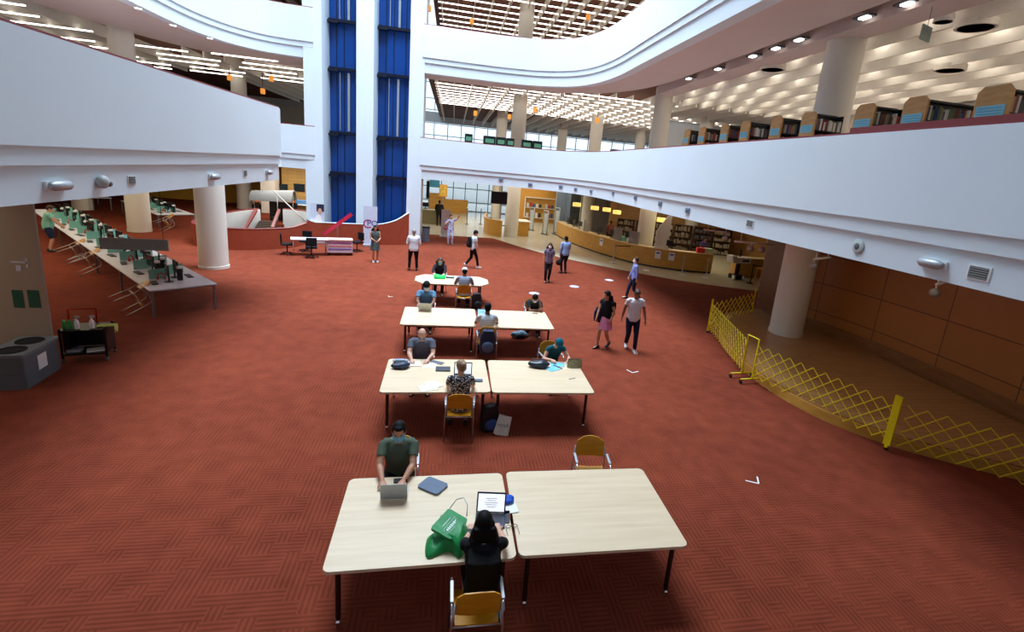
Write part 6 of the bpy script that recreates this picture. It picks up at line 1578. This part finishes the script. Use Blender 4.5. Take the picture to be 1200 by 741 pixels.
for px, py in ((803, 247), (770, 239), (742, 232), (716, 227), (691, 224.5), (673, 222), (656, 219), (621, 216.5), (587, 211)):
    # small fittings, on the straight run and round the bend
    best = None
    for i in range(len(RPATH) - 1):
        A_, B_ = Vector(RPATH[i]), Vector(RPATH[i + 1])
        for j in range(40):
            q = A_.lerp(B_, j / 40.0); d = (q - Vector((CAM.x, CAM.y)))
            w3 = Vector((q.x, q.y, 3.8)) - CAM; z_ = w3.dot(CF); sx_ = PPX + FPX * w3.dot(CR) / z_
            if best is None or abs(sx_ - px) < best[0]: best = (abs(sx_ - px), q, (B_ - A_).normalized())
    q = best[1]; d = best[2]; nn = Vector((-d.y, d.x)); q = q - nn * 0.09
    w3 = Vector((q.x, q.y, 3.8)) - CAM; z3 = None
    lo, hi = 3.4, 4.4
    for _ in range(30):
        mid = (lo + hi) / 2; w3 = Vector((q.x, q.y, mid)) - CAM; sy_ = PPY - FPX * w3.dot(CU) / w3.dot(CF)
        if sy_ > py: lo = mid
        else: hi = mid
    t = thing('fascia_fitting', 'small blue-grey square fitting on the right balcony fascia', 'fitting', (q.x, q.y, min(max(lo, 3.66), 3.97)), math.atan2(d.y, d.x) + PI, 'small square fittings along the right fascia')
    b = MB(); b.box((0, -0.015, 0), (0.24, 0.03, 0.15)); b.build('plate', mat('fitting_grey', (120, 134, 160), 0.5), t); b = MB(); b.box((0, -0.035, 0), (0.12, 0.02, 0.08)); b.build('sensor', GREYPL, t)

# ================================================================ right upper gallery: bookcases
bookm = [mat('spine_%d' % i, c_, 0.6, var=0.12, vscale=20) for i, c_ in enumerate(((60, 58, 66), (200, 196, 186), (120, 60, 50), (90, 100, 120), (150, 130, 100), (226, 222, 214), (40, 60, 90), (170, 60, 60), (90, 110, 80)))]
bases = []
for m_ in bookm:
    b = MB(); b.box((0, 0, 0.5), (1, 1, 1)); b.box((0, -0.51, 0.72), (0.8, 0.02, 0.1)); me = b.build('book', m_); bases.append(me.data); bpy.data.objects.remove(me)
shelf_px = [(1157, 98, 0.60), (1074, 113, 0.55), (1011, 121, 0.55), (948, 131, 0.55), (907, 136, 0.5), (876, 142, 0.5), (848, 145, 0.5), (823, 149, 0.5), (801, 151, 0.5)]
sheltop = 6.72; sx0 = None
rb = random.Random(11)
names = ['nearest the viewer', 'second from the viewer', 'just right of the round column, third from the viewer', 'just left of the round column', 'fifth from the viewer', 'sixth from the viewer', 'seventh from the viewer', 'eighth from the viewer', 'farthest from the viewer']
for i, (px, py, dep) in enumerate(shelf_px):
    p = at(px, py, sheltop); y = p.y; X0 = 9.15
    L_ = 3.6 if i < 2 else 0.8
    t = thing('bookcase', 'wooden-ended bookcase on the right gallery, ' + names[i], 'bookcase', (X0, y, 4.57), 0, 'bookcases on the right gallery')
    b = MB(); H_ = sheltop - 4.57; prof = [(-dep / 2, 0), (dep / 2, 0), (dep / 2, H_ - 0.1), (dep / 2 - 0.1, H_), (-dep / 2 + 0.1, H_), (-dep / 2, H_ - 0.1)]
    b.loft([[(0, q[0], q[1]) for q in prof], [(0.05, q[0], q[1]) for q in prof]]); b.build('end_panel', SHELFWOOD, t)
    b = MB(); b.box((-0.008, 0, H_ - 0.43), (0.01, dep * 0.82, 0.19)); b.build('blue_label', mat('label_blue', (130, 196, 216), 0.6, var=0.05, vscale=30), t)
    b = MB()
    for k in range(3): b.box((-0.015, 0, H_ - 0.38 - 0.05 * k), (0.004, dep * 0.7, 0.012))
    o = b.build('label_text', mat('label_ink', (90, 150, 176), 0.6), t); o['kind'] = 'stuff'
    b = MB(); b.box((L_ / 2 + 0.05, 0, H_ / 2), (L_, 0.02, H_ - 0.04)); b.box((L_ + 0.04, 0, H_ / 2), (0.03, dep * 0.9, H_ - 0.1)); b.box((0.06, 0, H_ / 2), (0.03, dep * 0.9, H_ - 0.2))
    for z in (0.1, 0.5, 0.9, 1.3, 1.68): b.box((L_ / 2 + 0.05, 0, z), (L_, dep * 0.9, 0.025 if z > 0.2 else 0.18))
    b.box((L_ / 2 + 0.05, 0, H_ - 0.062), (L_, dep * 0.3, 0.03))
    b.build('shelves', BLACK, t)
    for z in ((1.315, 1.695) if True else ()):
        x = X0 + 0.09
        lim = X0 + min(L_, 1.6 if i == 0 else (1.5 if i == 1 else 0.8))
        while x < lim:
            w_ = rb.uniform(0.035, 0.065); hh = rb.uniform(0.2, 0.29); o = bpy.data.objects.new('book', rb.choice(bases)); COL.objects.link(o)
            if rb.random() < 0.93:
                o.location = (x + w_ / 2, y - dep * 0.45 + 0.10, 4.57 + z); o.scale = (w_ * 0.94, 0.18, hh)
                tag(o, 'book standing in the gallery bookcase ' + names[i], 'book', 'books in the gallery bookcase ' + names[i])
            else: bpy.data.objects.remove(o)
            x += w_
# round air diffusers, small hanging sign, slot lamps
for px, py, X_, lab in ((1143, 33, None, 'large round air diffuser in the gallery ceiling nearest the viewer'), (1113, 83, None, 'round air diffuser deep in the gallery ceiling at the right'), (905, 82, None, 'round air diffuser in the gallery ceiling left of the column'), (1105, 26, 0.2, 'small round fitting in the gallery ceiling by the hanging sign')):
    p = at(px, py, 8.75); r_ = 0.42 if X_ is None else 0.2
    t = thing('air_diffuser', lab, 'vent', (p.x, p.y, 8.75))
    b = MB(); b.lathe([(r_, 0.0), (r_, 0.16), (r_ - 0.03, 0.16), (r_ - 0.03, 0.03)], (0, 0, 0), 28); b.build('rim', CREAM, t, True, 40)
    for kk in range(3):
        rr_ = r_ * (0.85 - 0.25 * kk); b = MB(); b.lathe([(rr_, 0.0), (rr_, 0.02), (rr_ - 0.05, 0.05), (rr_ - 0.05, 0.03)], (0, 0, 0), 24); b.build('ring', mat('diffuser_grey', (120, 108, 92), 0.6), t, True, 40)
    b = MB(); b.cyl((0, 0), r_ * 0.9, 0.1, 0.12, 24); b.build('backing', BROWN, t)
p = at(1085, 39, 8.3)
t = thing('hanging_sign', 'small grey-green sign hanging in the right gallery', 'sign', (p.x, p.y, p.z), 0.35)
b = MB(); b.box((0, 0, 0), (0.42, 0.03, 0.30)); b.build('board', mat('sign_grey_green', (140, 156, 150), 0.6), t); b = MB(); b.tube([(0, 0, 0.15), (0, 0, 1.1)], 0.006, 5); b.build('cable', BLACK, t)
for px, py in ((1063, 6), (1013, 22), (936, 48), (909, 58), (882, 67), (841, 82), (807, 93)):
    p = at(px, py, 8.90)
    t = thing('slot_lamp', 'small bright lamp in the dark slot along the right gallery soffit', 'light', (p.x, p.y, 8.92), 0, 'lamps in the soffit slot')
    b = MB(); b.box((0, 0, 0.0), (0.16, 0.24, 0.04)); b.build('diffuser', mat('slot_glow', (255, 252, 246), 0.4, emit=(255, 250, 240), estr=4), t); b = MB(); b.box((0.10, 0.1, 0.06), (0.3, 0.5, 0.05)); b.build('housing', GREYPL, t)
b = MB(); b.box((9.6, 10.8, 9.42), (0.7, 28, 0.04)); struct(b.build('ceiling', BROWN))
for px, py in ((162, 10), (203, 30), (246, 45)):
    p = at(px, py, 8.84); b = MB(); b.cyl((0, 0), 0.11, -0.012, 0.0, 20); o = b.build('downlight', mat('slot_glow2', (255, 252, 246), 0.4, emit=(255, 250, 240), estr=4)); o.location = (p.x, p.y, 8.852); tag(o, 'small round downlight in the soffit of the left upper balcony', 'light', 'downlights in the left upper soffit')
# warm globe fixtures under the coffered ceilings
for px, py, Y, z_ in ((503, 10, 33, 1), (553, 25, 34, 1), (689, 20, 33, 1), (557, 133, 36, 0), (597, 137, 37, 0), (627, 129, 33, 0), (700, 141, 34, 0), (269, 91, 36, 0), (308, 107, 36, 0), (318, 92, 34, 0)):
    p = at_y(px, py, Y); t = thing('globe_lamp', 'small amber lamp hanging under a coffered gallery ceiling', 'lamp', p, 0, 'amber lamps under the gallery ceilings')
    b = MB(); b.box((0, 0, 0), (0.24, 0.24, 0.34), bevel=0.05); b.build('lamp_body', mat('amber_lamp', (236, 166, 80), 0.5, emit=(236, 150, 60), estr=0.7), t); top = 14.7 if z_ else 9.45
    b = MB(); b.tube([(0, 0, 0.17), (0, 0, top - p.z)], 0.02, 5); b.build('stem', BROWN, t)
# dark green study booths behind the far parapet
for x0, x1, lab in ((545, 554, 'dark green booth with pale green panel left of the gallery column, standing alone'), (567, 581, 'dark green booth with pale green panel, first of the row left of the gallery column'), (582, 593, 'dark green booth with pale green panel, middle of the row left of the gallery column'), (594, 603, 'dark green booth with pale green panel touching the gallery column on its left'), (612, 624, 'dark green booth with pale green panel just right of the gallery column'), (625, 636, 'dark green booth with pale green panel, second right of the gallery column')):
    a = at_y(x0, 155, 29.6); c = at_y(x1, 155, 29.6); w_ = c.x - a.x
    t = thing('study_booth', lab, 'booth', ((a.x + c.x) / 2, 29.6, 4.57), 0, 'dark green booths on the far gallery')
    b = MB(); b.box((0, 0, 0.82), (w_, 0.5, 1.64), bevel=0.03); b.build('shell', mat('booth_green', (16, 36, 32), 0.5), t)
    b = MB(); b.box((0, -0.26, 1.38), (w_ * 0.72, 0.02, 0.22)); b.build('label_panel', mat('pale_green_panel', (120, 190, 150), 0.5), t)
p = at_y(716, 165, 28.8); q = at_y(731, 165, 28.8)
t = thing('study_booth', 'wide black cabinet behind the parapet at the bend of the right gallery', 'cabinet', ((p.x + q.x) / 2, 28.4, 4.57)); b = MB(); b.box((0, 0, 0.8), (q.x - p.x + 0.1, 0.5, 1.55), bevel=0.03); b.build('shell', BLACK, t); b = MB(); b.box((-0.15, -0.26, 1.2), (0.3, 0.02, 0.3)); b.build('front_panel', mat('navy_panel', (30, 36, 90), 0.5), t)
